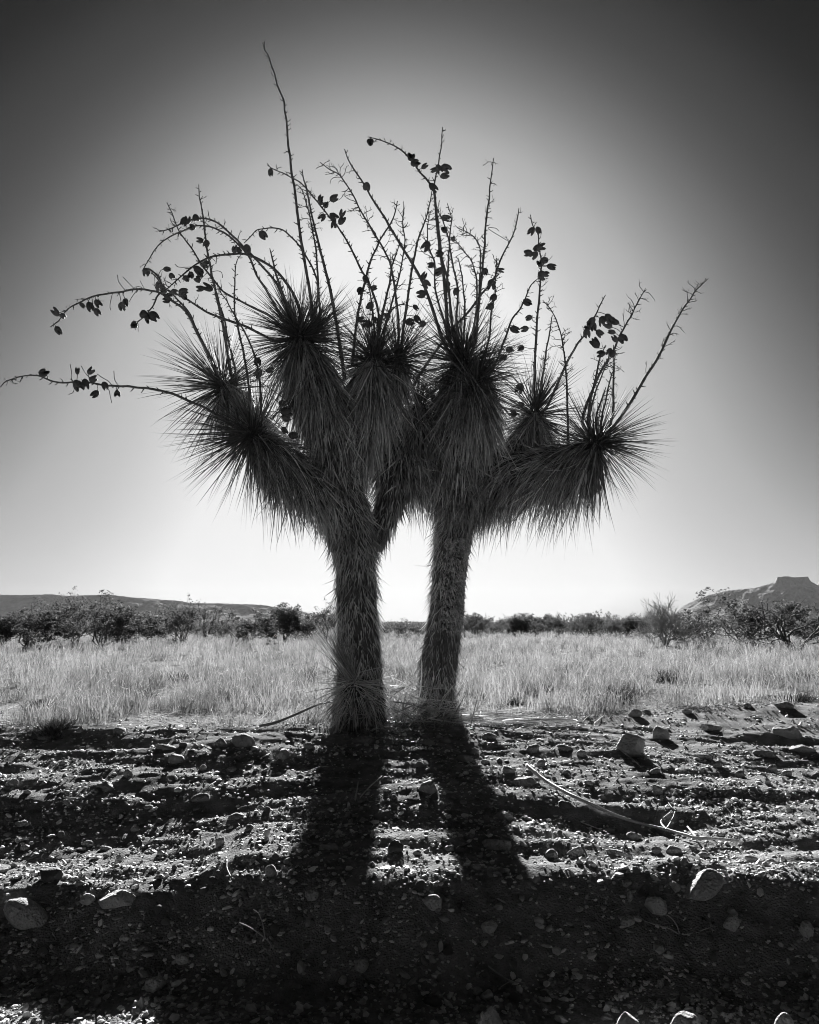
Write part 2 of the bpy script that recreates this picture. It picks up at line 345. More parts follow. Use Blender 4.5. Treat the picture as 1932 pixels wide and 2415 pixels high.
skirt(SR, *r2, 1700, .30, .46, .25, .45, .6, side=.14, droop=.3)
skirt(SR, *r3, 2900, .26, .50, .32, .42, .65, side=.16, droop=.3)
skirt(SR, *r4, 1700, .34, .46, .35, .6, .7, side=.2, droop=.4)
skirt(SR, *r1, 700, .35, .54, .5, .6, .6, side=.2, droop=.35, t0=.4)
for G_, q_, r_ in ((SR, r2[0], r2[1]), (SR, r3[0], r3[1]), (SL, b1[0], b1[1]), (SL, b6[0], b6[1]), (SR, r4[0], r4[1])):
    skirt(G_, q_, r_, 700, .16, .34, .8, 1.0, .15, .012, side=.35, droop=.3, t0=.55 if q_ is b6[0] else .1)
# the knobbly patch of old leaf bases on the right trunk
K = Geo(); q, rr = tr; m = len(q)
for j in range(1500):
    s = rng.uniform(.40, .745); f = s*(m-1); i = int(f); c = q[i]+(q[i+1]-q[i])*(f-i); r = np.interp(f, np.arange(m), rr)
    th = rng.uniform(-1.9, .75)                                  # faces the road and the right hand side
    d = np.array([math.cos(th), math.sin(th), 0]); rb = r*1.10+.012*math.exp(-((s-.70)/.03)**2)
    p = c+d*rb; u = nrm(d+np.array([0, 0, -.8])+rng.normal(size=3)*.35)
    K.tube([p-u*.012, p+u*.006, p+u*rng.uniform(.016, .032)], [.008, .0085, .004], 4, tone=rng.random()*.6)
link('bare_leaf_bases', K.mesh('bare_leaf_bases', MAT['dead'], bR), TR)['kind'] = 'stuff'
RM = []
for j in range(len(SR.V)): pass
# rosettes: tree, centre px, depth, axis, leaf length px, n, separate
ROS = {
 'R1': (TL, GL, 522, 908, 7.4, (-1, .1, .9), 172, 230, 42, 108),
 'R2': (TL, GL, 590, 1024, 6.95, (-1, -.5, -.15), 185, 260, 46, 112),
 'R3': (TL, GL, 704, 792, 7.2, (-.35, -.25, 1), 150, 420, 56, 112),
 'R3b': (TL, GL, 742, 790, 7.3, (.35, .2, 1), 130, 160, 24, 90),
 'R4': (TL, GL, 880, 845, 7.4, (-.1, -.1, 1), 150, 260, 44, 100),
 'R5': (TL, GL, 938, 845, 7.55, (.35, .1, 1), 150, 240, 40, 105),
 'R9': (TL, GL, 990, 950, 7.85, (0, 0, 1), 92, 220, 30, 130),
 'R6': (TR, GR, 1090, 852, 7.8, (-.15, -.2, 1), 160, 430, 60, 110),
 'R6b': (TR, GR, 1124, 905, 7.62, (.45, -.6, .9), 150, 260, 40, 110),
 'R7': (TR, GR, 1262, 972, 8.1, (.15, -.1, 1), 142, 230, 54, 108),
 'R8': (TR, GR, 1414, 1044, 7.65, (1, -.15, .35), 152, 300, 60, 118),
 'R10': (TR, GR, 968, 1072, 8.2, (-1, -.6, -.3), 80, 160, 16, 120),
}
for k, (T_, G_, px, py, d, ax, L, n, ns, sp) in ROS.items():
    rosette(T_, G_, P(px, py, d), ax, L*1.12*d/F, int(n*1.35), ns, spread=sp+12)
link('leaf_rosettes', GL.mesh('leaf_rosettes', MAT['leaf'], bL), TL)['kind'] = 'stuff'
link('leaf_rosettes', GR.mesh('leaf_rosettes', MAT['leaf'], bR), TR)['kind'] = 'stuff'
link('dead_leaf_skirt', SL.mesh('dead_leaf_skirt', MAT['dead'], bL), TL)['kind'] = 'stuff'
link('dead_leaf_skirt', SR.mesh('dead_leaf_skirt', MAT['dead'], bR), TR)['kind'] = 'stuff'

# ------------------------------------------------------------------ seed pods (split husks) and flower stalks
def pod_mesh(splay, seed):
    r_ = random.Random(seed); k = 18; rings = 8; V = []; T = []
    prof = [(.0, .05), (.07, .20), (.2, .36), (.4, .44), (.6, .42), (.78, .36), (.92, .27), (1.0, .16)]
    for (z, r) in prof:
        for j in range(k):
            a = 2*math.pi*j/k; lobe = abs(math.cos(1.5*a+seed))           # three valves
            rr = r*(.86+.16*lobe); zz = z
            if z > .5:
                e = (z-.5)/.5; rr = r*(.86+.16*lobe)+splay*e*lobe*.35-(1-lobe)*e*.10; zz = z-(1-lobe)**1.2*e*.62
            V.append((rr*math.cos(a), rr*math.sin(a), zz*1.0+r_.uniform(-.015, .015)))
    for i in range(rings-1):
        for j in range(k):
            a = i*k+j; b = i*k+(j+1) % k; T += [(a, b, b+k), (a, b+k, a+k)]
    n0 = len(V)                                                       # inner skin gives the husk its thickness
    for (x, y, z) in list(V)[2*k:]: V.append((x*.86, y*.86, z*.985+.004))
    for i in range(rings-3):
        for j in range(k):
            a = n0+i*k+j; b = n0+i*k+(j+1) % k; T += [(a, b+k, b), (a, a+k, b+k)]
    o0 = (rings-1)*k; i0 = n0+(rings-3)*k
    for j in range(k):
        j2 = (j+1) % k; T += [(o0+j, o0+j2, i0+j2), (o0+j, i0+j2, i0+j)]
    V.append((0, 0, -.02)); c = len(V)-1
    for j in range(k): T.append((c, (j+1) % k, j))
    return mesh_tri('seed_pod', V, T, MAT['pod'], True)
PODM = [pod_mesh(s, i) for i, s in enumerate((.08, .25, .5, .15, .7))]
ZM = {'A': (1.786, 0, 60), 'B': (1.725, 700, 260), 'C': (3.08, 0, 380), 'D': (3.45, 600, 340), 'E': (2.875, 1100, 480), 'F': (2.396, 380, 760)}
def zc(z, pts):
    s, ox, oy = ZM[z]; return [(x/s+ox, y/s+oy) for x, y in pts]
# (zoom, points from tip to base, rosette, tip depth offset, base radius px, extra twigs, twig length px)
ST = [
 ('A', [(1118,65),(1113,95),(1128,125),(1152,190),(1170,250),(1196,325),(1206,400),(1213,480),(1222,560),(1233,640),(1243,700),(1255,800),(1265,880),(1280,970),(1295,1060),(1310,1150),(1318,1230),(1300,1290)], 'R3', -.2, 5.2, 3, 9),
 ('D', [(110,155),(130,185),(180,212),(240,240),(300,272),(350,300),(400,340),(450,390),(510,460),(560,530),(620,600),(680,675),(750,780),(830,940),(880,1040),(920,1100),(960,1200),(1010,1380),(1000,1640)], 'R4', .15, 3.4, 5, 12),
 ('A', [(1272,605),(1285,660),(1300,730),(1320,830),(1345,930),(1365,1010),(1385,1090),(1405,1180),(1420,1270),(1440,1400),(1452,1490)], 'R3b', .2, 6.5, 1, 9),
 ('A', [(1255,675),(1275,700),(1295,760),(1310,830),(1325,900),(1335,990),(1340,1070),(1345,1160),(1350,1230),(1340,1300)], 'R3', .35, 3.2, 14, 16),
 ('A', [(1030,915),(1060,885),(1090,860),(1140,852),(1190,862),(1230,895),(1265,935),(1300,990),(1325,1040),(1340,1100),(1330,1200),(1310,1280)], 'R3', -.35, 2.8, 0, 9),
 ('A', [(1138,938),(1150,990),(1165,1050),(1190,1130),(1215,1190),(1245,1270)], 'R3', -.1, 5.5, 0, 0),
 ('A', [(838,670),(840,730),(855,790),(862,860),(872,940),(885,1010),(900,1080),(915,1150),(935,1240),(950,1320),(965,1420),(985,1520)], 'R1', .1, 5, 7, 14),
 ('A', [(670,868),(720,855),(780,828),(830,815),(880,818),(930,840),(980,885),(1020,925),(1060,965),(1120,1030),(1160,1080),(1200,1150),(1240,1230),(1265,1290)], 'R3', -.5, 4.2, 8, 13),
 ('A', [(598,1035),(625,990),(660,935),(700,900),(760,870),(820,845),(880,848),(940,870),(1000,920),(1050,975),(1080,1050),(1120,1110),(1160,1180),(1200,1250),(1240,1300)], 'R3', .4, 3.6, 8, 12),
 ('A', [(705,747),(725,790),(745,850),(780,905),(820,960),(850,1010),(890,1060),(940,1120),(1010,1160),(1080,1195),(1140,1225),(1210,1290)], 'R3', .2, 3.2, 4, 11),
 ('A', [(665,1130),(700,1110),(760,1060),(810,1020),(870,985),(920,968),(980,962),(1040,965),(1100,990),(1160,1030),(1210,1090),(1250,1160),(1275,1260)], 'R3', -.7, 4.6, 8, 12),
 ('A', [(210,1268),(245,1245),(270,1215),(310,1180),(350,1162),(400,1140),(460,1130),(530,1118),(590,1110),(640,1118),(680,1130),(730,1165),(770,1190),(800,1230),(830,1290),(860,1350),(890,1410),(925,1500)], 'R1', -.6, 4.0, 5, 20),
 ('A', [(550,1275),(590,1240),(640,1190),(665,1140),(700,1115),(740,1130),(790,1155),(850,1195),(910,1225),(970,1245),(1040,1270),(1100,1300),(1170,1330),(1240,1310)], 'R3', -.5, 4.2, 2, 10),
 ('A', [(610,1030),(635,1038),(660,1060),(680,1085),(710,1120),(760,1165),(800,1215),(825,1275),(865,1360),(905,1440),(930,1510)], 'R1', .2, 4.0, 3, 12),
 ('A', [(1015,965),(1000,990),(992,1050),(988,1130),(990,1210),(1010,1300),(1030,1400),(1050,1530),(1055,1640)], 'R2', .3, 3.6, 2, 9),
 ('A', [(890,1060),(910,1120),(925,1170),(945,1240),(960,1320),(985,1420),(1000,1520)], 'R1', -.1, 3.6, 2, 9),
 ('A', [(915,1090),(965,1180),(1000,1240),(1040,1310),(1075,1400),(1095,1500),(1100,1640)], 'R2', .5, 3.2, 2, 9),
 ('C', [(0,1640),(35,1600),(110,1575),(190,1558),(270,1555),(330,1575),(390,1605),(470,1612),(560,1608),(640,1610),(730,1625),(820,1630),(900,1635),(1000,1643),(1100,1655),(1200,1675),(1290,1705),(1400,1755),(1490,1790),(1600,1860),(1800,1985)], 'R2', -.5, 4.2, 2, 12),
 ('B', [(195,160),(215,215),(250,270),(290,330),(330,395),(370,460),(410,525),(450,590),(490,660),(520,720),(550,800),(575,880),(600,950),(640,1020)], 'R6', -.4, 6.3, 5, 13),
 ('B', [(92,210),(130,240),(175,265),(210,310),(240,365),(265,420),(290,460),(320,510),(350,560),(375,610),(390,670),(400,740),(410,820),(415,900),(410,1000)], 'R5', -.1, 3.6, 22, 24),
 ('B', [(410,368),(395,430),(370,480),(335,540),(310,590),(290,650),(275,710),(255,800),(240,900),(225,1045)], 'R4', -.3, 4.8, 2, 9),
 ('B', [(418,540),(405,590),(385,650),(375,720),(355,800),(335,900),(320,1000)], 'R4', -.1, 5, 2, 9),
 ('B', [(550,330),(530,420),(500,510),(480,590),(465,680),(450,780),(435,880),(420,1000)], 'R5', .1, 4.5, 4, 16),
 ('B', [(288,108),(340,120),(390,140),(430,165),(465,200),(500,250),(530,285),(555,320),(565,380),(570,460),(580,550),(595,650),(605,750),(612,850),(625,950),(650,1020)], 'R6', -.3, 6.2, 3, 12),
 ('B', [(593,68),(590,130),(580,190),(575,230),(565,270),(558,320),(567,400),(580,500),(590,600),(615,700),(625,800),(635,900),(660,1010)], 'R6', .1, 4, 3, 12),
 ('B', [(803,195),(790,280),(782,360),(770,460),(765,540),(757,620),(750,700),(742,780),(735,860),(725,950),(690,1030)], 'R6', -.1, 4.4, 12, 16),
 ('B', [(905,397),(888,480),(860,550),(830,610),(800,690),(750,750),(700,820),(640,880),(580,960),(510,1060),(470,1130)], 'R9', .2, 4.4, 3, 11),
 ('B', [(560,380),(590,440),(610,500),(625,570),(640,650),(655,740),(650,850),(660,960),(670,1020)], 'R6', .5, 3.8, 12, 18),
 ('B', [(640,520),(680,570),(710,610),(730,680),(735,760),(725,860),(710,940),(680,1020)], 'R6', .6, 3.4, 10, 20),
 ('B', [(655,480),(700,500),(740,545),(750,600),(745,680),(740,800),(720,950),(700,1040)], 'R6b', .5, 3.2, 16, 22),
 ('B', [(660,600),(675,700),(685,800),(680,900),(675,1010)], 'R6', .3, 3.2, 3, 14),
 ('B', [(540,430),(530,500),(540,560),(560,620),(560,700),(570,760),(600,860),(620,950),(650,1020)], 'R6', -.1, 3.4, 18, 24),
 ('B', [(815,600),(810,680),(805,760),(790,840),(785,920),(760,1000),(735,1080)], 'R6b', .2, 3.2, 10, 18),
 ('B', [(612,380),(628,440),(622,520),(618,600),(612,690),(608,790),(612,900),(640,1010)], 'R6', .2, 3.4, 8, 16),
 ('B', [(435,395),(432,470),(440,540),(428,620),(410,700),(385,790),(362,880),(340,1000)], 'R4', .3, 2.8, 14, 20),
 ('B', [(470,800),(430,790),(400,800),(370,840),(350,900),(325,980)], 'R4', .1, 2.6, 3, 14),
 ('B', [(290,680),(300,760),(312,850),(318,930),(318,1010)], 'R4', .2, 3.0, 8, 18),
 ('B', [(952,425),(960,465),(980,500),(985,560),(995,620),(990,700),(985,780),(978,860),(972,950),(968,1050),(966,1150),(968,1230)], 'R7', -.1, 4.2, 8, 18),
 ('E', [(505,490),(450,540),(420,590),(395,660),(350,730),(310,790),(280,870),(250,950),(225,1020),(190,1100),(120,1230)], 'R6b', .3, 3.6, 6, 16),
 ('E', [(515,655),(550,690),(590,760),(625,840),(650,930),(660,1010),(672,1100),(680,1200),(683,1300),(685,1400),(688,1520),(690,1660)], 'R8', .4, 3.2, 16, 20),
 ('E', [(580,760),(570,840),(555,920),(540,1020),(525,1120),(510,1220),(490,1330),(475,1420)], 'R7', .1, 3.4, 6, 10),
 ('E', [(940,620),(905,690),(870,770),(800,890),(740,970),(690,1060),(640,1170),(600,1260),(550,1370),(490,1440)], 'R7', -.4, 4.4, 2, 10),
 ('E', [(1213,575),(1170,660),(1120,750),(1075,840),(1040,900),(1010,970),(960,1060),(900,1160),(850,1280),(810,1380),(790,1500),(870,1600)], 'R8', .3, 4.8, 15, 26),
 ('E', [(1640,505),(1575,570),(1520,640),(1460,730),(1410,820),(1350,940),(1290,1060),(1220,1170),(1150,1290),(1080,1400),(1000,1510),(920,1620)], 'R8', -.2, 5.6, 12, 18),
 ('E', [(1000,960),(1003,1050),(1000,1150),(998,1280),(995,1400),(970,1520),(915,1620)], 'R8', .2, 4.4, 4, 10),
 ('E', [(945,960),(905,1050),(880,1170),(850,1300),(830,1420),(830,1520),(885,1620)], 'R8', .1, 4.8, 2, 9),
 ('E', [(970,1050),(930,1140),(890,1240),(855,1350),(835,1450),(850,1540),(895,1620)], 'R8', .35, 4.2, 2, 9),
 ('E', [(995,1130),(960,1250),(940,1350),(920,1450),(905,1600)], 'R8', 0, 3.4, 2, 9),
 ('E', [(946,1240),(915,1330),(885,1430),(880,1520),(900,1610)], 'R8', -.1, 4.0, 0, 9),
 ('C', [(1200,930),(1160,850),(1100,795),(1080,785)], 'R1', -.5, 2.4, 3, 10),
]
POD = [('A', [(1140,625),(1110,885),(1010,950),(1040,945),(990,940),(1545,680),(1560,492)]),
 ('D', [(540,435),(648,440),(585,490),(715,555),(550,595),(648,595),(717,615),(643,662),(545,470)]),
 ('C', [(403,1092),(463,1128),(425,1230),(605,1055),(655,1060),(714,1035),(711,1103),(915,1025),(888,1058),(1045,1115),(1118,1125),(1075,1135),(975,1190),(1190,945),(1225,985),(1205,1010),(1335,945),(1345,990),(1320,960),(1160,915),(1270,950),
        (1225,785),(1250,835),(1360,860),(1385,830),(1440,790),(1485,745),(1455,815),(1435,860),(1450,925),(1507,920),(1335,440),(1365,425),(1395,480),(1445,570),(1492,607),(1425,415),(1062,810),
        (315,1540),(565,1515),(670,1520),(565,1625),(620,1620),(680,1580),(765,1640),(688,1693),(852,1690)]),
 ('B', [(465,190),(482,215),(526,225),(555,245),(610,235),(578,238),(605,267),(555,315),(605,438),(600,485),(637,520),(528,552),(575,585),(545,630),(517,673),(532,708),(507,747),(580,655),(610,712),(648,738),(768,660),(790,708),(800,765),(785,800),(835,650),
        (256,738),(318,722),(283,688),(296,800),(265,850),(488,805),(460,862),(490,850),(510,870),(322,853),(365,835),(285,870),(345,855),(845,1005),(908,970),(870,975),(905,1130),(905,1195),(878,1235),(565,1180),(630,1240),(600,1270),(560,1330),(575,1340),(610,1245)]),
 ('E', [(437,190),(492,190),(510,293),(475,305),(415,335),(458,357),(535,385),(495,405),(583,430),(515,485),(547,478),(415,670),(328,855),(415,780),(390,850),(935,785),(985,790),(960,825),(850,800),(815,840),(820,885),(860,840),(905,880),(980,870),(1000,910),(1060,915),(875,948),(910,1020),(965,1010),(985,1025),(965,780),(1000,800),(835,820),(920,810)]),
 ('F', [(705,505),(712,548),(700,612),(750,640),(735,460),(690,460),(620,270),(545,225),(550,290)])]
TW = [ # explicit bare side twigs, pixel lines, attached to stalk index
 (17, 'C', [(510,1475),(520,1530),(520,1580),(540,1605)]), (17, 'C', [(590,1485),(615,1530),(640,1560),(700,1615)]), (17, 'C', [(828,1525),(835,1590),(865,1625)]), (17, 'C', [(500,1695),(535,1675),(545,1612)]), (17, 'C', [(812,1755),(800,1700),(790,1660),(740,1630)]),
 (17, 'C', [(705,1545),(740,1570),(790,1600),(820,1628)]), (11, 'C', [(855,828),(865,880),(910,930)]), (11, 'C', [(895,842),(930,880),(990,925)]), (11, 'C', [(803,1082),(800,1040),(830,970)]), (11, 'C', [(1020,870),(1040,910),(1060,935)]), (11, 'C', [(940,1020),(960,985),(1000,935)]),
 (10, 'C', [(1272,750),(1300,770),(1370,770),(1390,770)]), (6, 'C', [(1618,848),(1610,810),(1580,797),(1550,800)]), (26, 'B', [(822,492),(810,480),(780,482),(770,490)])]
stalks = []; fruits = {}
for si, (z, pts, rk, dz, r0, ntw, tl_) in enumerate(ST):
    T_, G_, rpx, rpy, rd, ax, L, n, ns, sp = ROS[rk]
    pp = zc(z, pts)[::-1]; d0 = rd+.02
    q = catmull(np.array(pp), 5); seg = np.r_[0, np.cumsum(np.linalg.norm(np.diff(q, axis=0), axis=1))]; s = seg/seg[-1]
    dep = d0+dz*s**1.3
    jit = np.stack([vn(seg/22, seg*0+si*3.1, 3), vn(seg/22, seg*0+si*5.7, 4)], 1)*2.0*s[:, None]
    q = q+jit
    W = np.array([list(P(a, b, c)) for (a, b), c in zip(q, dep)])
    rr = (r0*(1-s)**.6*.56+1.35*(1-.3*s))*rd/F
    G = Geo(); G.tube(W, rr*(1+.12*vn(seg/4, seg*0, si)), 7, tone=.5)
    # knots and stubs all along
    step = 11*rd/F; Ls = np.r_[0, np.cumsum(np.linalg.norm(np.diff(W, axis=0), axis=1))]
    nst = int(Ls[-1]/step)
    stk = []
    for j in range(1, nst):
        f = j/nst
        if f < .22: continue
        a = f*Ls[-1]; c = np.array([np.interp(a, Ls, W[:, k]) for k in range(3)]); rad_ = np.interp(a, Ls, rr)
        c2 = np.array([np.interp(a+.02, Ls, W[:, k]) for k in range(3)]); t = nrm(c2-c)
        v_ = rng.normal(size=3); v_ -= t*v_.dot(t); v_ = nrm(v_); u = nrm(v_+t*.5)
        l_ = rng.uniform(.016, .042)
        G.tube([c, c+u*(rad_+l_*.5), c+u*(rad_+l_)+t*.004], [rad_*.8, .0042, .0026], 5)
        stk.append((c, t, f))
    for j in range(int(ntw*1.5)+1 if ntw else 0):                                     # thin crooked side twigs
        c, t, f = stk[rng.integers(int(len(stk)*.25), len(stk))]
        v_ = rng.normal(size=3)*np.array([1, .6, 1]); v_ -= t*v_.dot(t); u = nrm(nrm(v_)+t*.7)
        p = c.copy(); L_ = tl_*rd/F*rng.uniform(.6, 1.5); pl = [p]
        for k in range(4):
            u = nrm(u+rng.normal(size=3)*.35); p = p+u*L_/4*1.4; pl.append(p)
            if k in (1, 2) and rng.random() < .7:
                v2 = nrm(u+rng.normal(size=3)*.8); G.tube([p, p+v2*.025, p+v2*.04+np.array([0, 0, .01])], [.0026, .0018, .0015], 4)
        G.tube(pl, np.linspace(.0042, .0022, len(pl)), 5)
    for (k, z2, p2) in TW:
        if k == si:
            pq = zc(z2, p2); e = pq[-1]; a = int(np.argmin(np.linalg.norm(q-np.array(e), axis=1)))
            G.tube(catmull([list(P(x, y, dep[a]-.05*i/len(pq))) for i, (x, y) in enumerate(pq[:-1])][::1]+[list(W[a])], 4), .0032, 5)
    stalks.append([T_, G, q, dep, W, si])
pods = []
for z, pts in POD:
    for (x, y) in zc(z, pts):
        best = None
        for s_ in stalks:
            dd = np.linalg.norm(s_[2]-np.array([x, y]), axis=1); a = int(np.argmin(dd))
            if a < len(dd)*.15: a = int(np.argmin(dd+np.where(np.arange(len(dd)) < len(dd)*.15, 30, 0)))
            if best is None or dd[a] < best[0]: best = (dd[a], s_, a)
        dist, s_, a = best; dpt = s_[3][a]-rng.uniform(.0, .09)
        c = np.array(P(x, y, dpt)); j = s_[4][a]; mpx = dpt/F
        Lp = rng.uniform(23, 30)*mpx
        v_ = c-j; v_[1] = rng.normal()*.03
        u = nrm(nrm(v_)+np.array([0, 0, -.25 if rng.random() < .6 else .5])+rng.normal(size=3)*.25)
        base = c-u*Lp*.5
        mid = (j+base)/2+np.array([0, 0, rng.uniform(-.01, .015)])+rng.normal(size=3)*.004
        s_[1].tube(catmull([j, mid, base+u*.01], 4), .0034, 5)
        pods.append((s_, base, u, Lp))
for s_ in stalks:
    T_, G = s_[0], s_[1]
    o = link('flower_stalk', G.mesh('flower_stalk', MAT['stalk'], T_.location), T_); s_.append(o)
for s_, base, u, Lp in pods:
    o = link('seed_pod', PODM[random.randrange(5)], s_[-1])
    qd = Vector(u).to_track_quat('Z', 'Y'); o.rotation_mode = 'QUATERNION'
    from mathutils import Quaternion
    o.rotation_quaternion = qd @ Quaternion((0, 0, 1), random.uniform(0, 6.28)); o.location = Vector(base)-s_[0].location
    Lp *= random.uniform(.72, 1.05); wv = Lp*random.uniform(.7, .95); o.scale = (wv, wv, Lp)

# ------------------------------------------------------------------ young yucca, thatch and sticks at the foot of the trunks
by = P(832, 1690, 7.0); by.z = float(H(by.x, by.y)); TY = empty('young_yucca', by)
tag(TY, 'low young yucca with splayed dry leaves at the foot of the left trunk', 'young yucca')
GY = Geo(); cY = np.array(P(835, 1612, 6.98))
q = catmull([by-Vector((0, 0, .06)), (Vector(by)+Vector(cY))/2, cY], 6); rr = np.full(len(q), .13); rr[-4:] = [.12, .11, .09, .05]
Gs = Geo(); Gs.tube(q, rr, 12); link('stem', Gs.mesh('stem', MAT['bark'], by), TY)
skirt(GY, q, rr, 420, .14, .34, .5, .8, .5, .011, side=.3, droop=.3)
def fan(G, c, tgt, n, sp, L0, L1, W=.008, tone=.5):
    d = nrm(np.array(tgt)-np.array(c))[None]+rng.normal(size=(n, 3))*sp
    G.add(*blades(np.array(c)+rng.normal(size=(n, 3))*.02, d, rng.uniform(L0, L1, n), W, rng.uniform(-.02, .12, n), side=.05, tone=np.clip(tone+rng.normal(size=n)*.25, 0, 1)))
fan(GY, cY, P(758, 1455, 7.0), 70, .12, .5, .72, tone=.15); fan(GY, cY, P(700, 1650, 6.7), 34, .26, .3, .6, tone=.6)
fan(GY, cY, P(985, 1625, 6.8), 30, .32, .25, .55, tone=.6); fan(GY, cY, P(900, 1720, 6.5), 30, .3, .25, .42, tone=.8); fan(GY, cY, P(780, 1720, 6.7), 50, .25, .3, .45, tone=.8)
fan(GY, cY, P(830, 1500, 6.9), 60, .5, .2, .35, tone=.3)
for k_ in range(9): fan(GY, np.array(P(random.uniform(780, 900), random.uniform(1620, 1690), 6.95)), P(random.uniform(650, 1050), random.uniform(1560, 1760), 6.8), 16, .5, .12, .4, tone=.5)
link('leaf_rosette', GY.mesh('leaf_rosette', MAT['dead'], by), TY)['kind'] = 'stuff'
GT = Geo(); n = 620
x = rng.normal(965, 62, n); y_ = rng.uniform(7.2, 7.95, n); xx = (x-CX)/F*y_
zt = H(xx, y_)+rng.random(n)**2*.34*np.exp(-((x-960)/80)**2); d = rng.normal(size=(n, 3))*np.array([1, .7, .9])+np.array([0, 0, .1])
V, T, A = blades(np.stack([xx, y_, zt], 1), d, rng.uniform(.15, .5, n), .013, .12, side=.1, tone=rng.random(n)); V[:, 2] = np.maximum(V[:, 2], H(V[:, 0], V[:, 1])+.004); GT.add(V, T, A)
o = link('leaf_litter', GT.mesh('leaf_litter', MAT['dead'])); tag(o, 'heap of fallen dry yucca leaves between the two trunks', 'leaf litter', kind='stuff')
GT = Geo(); n = 420
x = rng.normal(1190, 75, n); y_ = rng.normal(7.55, .14, n); xx = (x-CX)/F*y_; d = rng.normal(size=(n, 3))*np.array([1, .35, .06])
V, T, A = blades(np.stack([xx, y_, H(xx, y_)+.03+rng.random(n)*.03], 1), d, rng.uniform(.2, .5, n), .009, .05, side=.05, tone=rng.random(n)); V[:, 2] = np.maximum(V[:, 2], H(V[:, 0], V[:, 1])+.004); GT.add(V, T, A)
o = link('leaf_litter', GT.mesh('leaf_litter', MAT['dead'])); tag(o, 'flat mat of fallen leaves on the ground right of the right trunk', 'leaf litter', kind='stuff')
def stick(name, label, cat, lines, r, m, lift=.012, group=None, depth=None):
    G = Geo(); org = None
    for li, (pts, rs) in enumerate(lines):
        W = np.array([list(onground(x, y)) for x, y in pts]) if depth is None else np.array([list(P(x, y, dd)) for (x, y), dd in zip(pts, depth)])
        if depth is None: W[:, 2] += lift
        W = catmull(W, 6)
        if depth is None: W[:, 2] = np.maximum(W[:, 2], H(W[:, 0], W[:, 1])+r*rs*.6)
        if org is None: org = Vector(W[0])
        k = np.linspace(1, .55, len(W)); G.tube(W, r*rs*k*(1+.15*vn(np.arange(len(W))*.9, np.zeros(len(W)), 8)), 7)
    o = link(name, G.mesh(name, m, org), None, org); tag(o, label, cat, group); return o
stick('fallen_branch', 'long pale crooked branch lying across the sunlit gravel at right', 'fallen branch',
      [([(1243,1815),(1262,1832),(1285,1850),(1324,1874),(1360,1893),(1400,1913),(1448,1935),(1510,1955),(1571,1969),(1620,1983),(1643,1990),(1690,1991),(1744,1997)], 1), ([(1573,1969),(1588,1945),(1593,1930)], .6), ([(1643,1990),(1632,1975),(1622,1962)], .6), ([(1575,1972),(1560,1950),(1582,1932)], .5)], .0135, MAT['pale'], .03)
stick('fallen_stick', 'dark dead stalk leaning down from the yucca foot toward the grass at left', 'stick', [([(612,1712),(650,1704),(700,1684),(750,1662),(795,1650)], 1)], .014, MAT['stalk'], depth=[6.9, 6.95, 7.0, 7.05, 7.15])
stick('twig', 'thin bent twig just left of the long pale branch tip', 'twig', [([(1459,1768),(1475,1783),(1495,1797),(1512,1815)], 1)], .007, MAT['pale'])
stick('twig', 'short straight stalk standing slanted in the left trunk shadow', 'twig', [([(838,1898),(842,1875),(845,1855)], 1)], .006, MAT['pale'], .03)
stick('twig', 'longer slanted stalk rising to the round pebble right of centre', 'twig', [([(850,1892),(872,1868),(900,1842)], 1)], .005, MAT['pale'], .03)
stick('twig', 'little hooked twig in the dark shade below the left trunk shadow', 'twig', [([(535,2035),(535,2055),(545,2075)], 1)], .005, MAT['pale'])
stick('twig', 'curled thin root in the shadow at the centre of the gravel bank', 'twig', [([(710,1975),(712,1988),(722,1995),(734,2000)], 1)], .004, MAT['pale'])
stick('twig', 'thin forked twig lying in the dark lower bank near the centre', 'twig', [([(1152,2290),(1175,2308),(1205,2320),(1238,2326)], 1), ([(1205,2320),(1190,2330),(1175,2340)], .6)], .004, MAT['pale'])
stick('twig', 'short pale twig crossing the white stone left of centre', 'twig', [([(484,1874),(497,1864),(508,1855)], 1)], .005, MAT['pale'], .03)
stick('twig', 'thin pale stem lying flat on the shaded patch at far left', 'twig', [([(155,1886),(172,1887),(192,1886)], 1)], .004, MAT['pale'])
stick('twig', 'two crossed dry stems beside the shaded hollow near the left trunk', 'twig', [([(708,1829),(725,1825),(745,1820)], 1), ([(730,1822),(755,1813),(775,1812)], .8)], .005, MAT['pale'])
stick('twig', 'fine straight twig below the knotted stones at right', 'twig', [([(1562,1880),(1575,1897),(1587,1912)], 1)], .003, MAT['pale'])
stick('twig', 'thin dry stem under the middle of the long pale branch', 'twig', [([(1372,1946),(1395,1955),(1420,1963),(1440,1972)], 1)], .004, MAT['pale'])
def weed(label, lines, buds):
    G = Geo(); B = Geo(); o0 = onground(*lines[0][0]); E_ = empty('weed', o0); tag(E_, label, 'weed')
    for pts in lines:
        n = len(pts); base = onground(*pts[0]); W = np.array([list(P(x, y, base.y-.02*i)) for i, (x, y) in enumerate(pts)]); G.tube(catmull(W, 5), np.linspace(.0035, .0018, 5*(n-1)+1), 5)
    for (x, y) in buds:
        g_ = onground(x, y); c = np.array(P(x, y, g_.y-.06)); B.add(*blades(np.repeat(c[None], 14, 0), rng.normal(size=(14, 3)), .026, .012, .1, segs=3, tone=rng.random(14)))
    link('stem', G.mesh('stem', MAT['pale'], o0), E_); link('leaves', B.mesh('leaves', MAT['grass'], o0), E_)
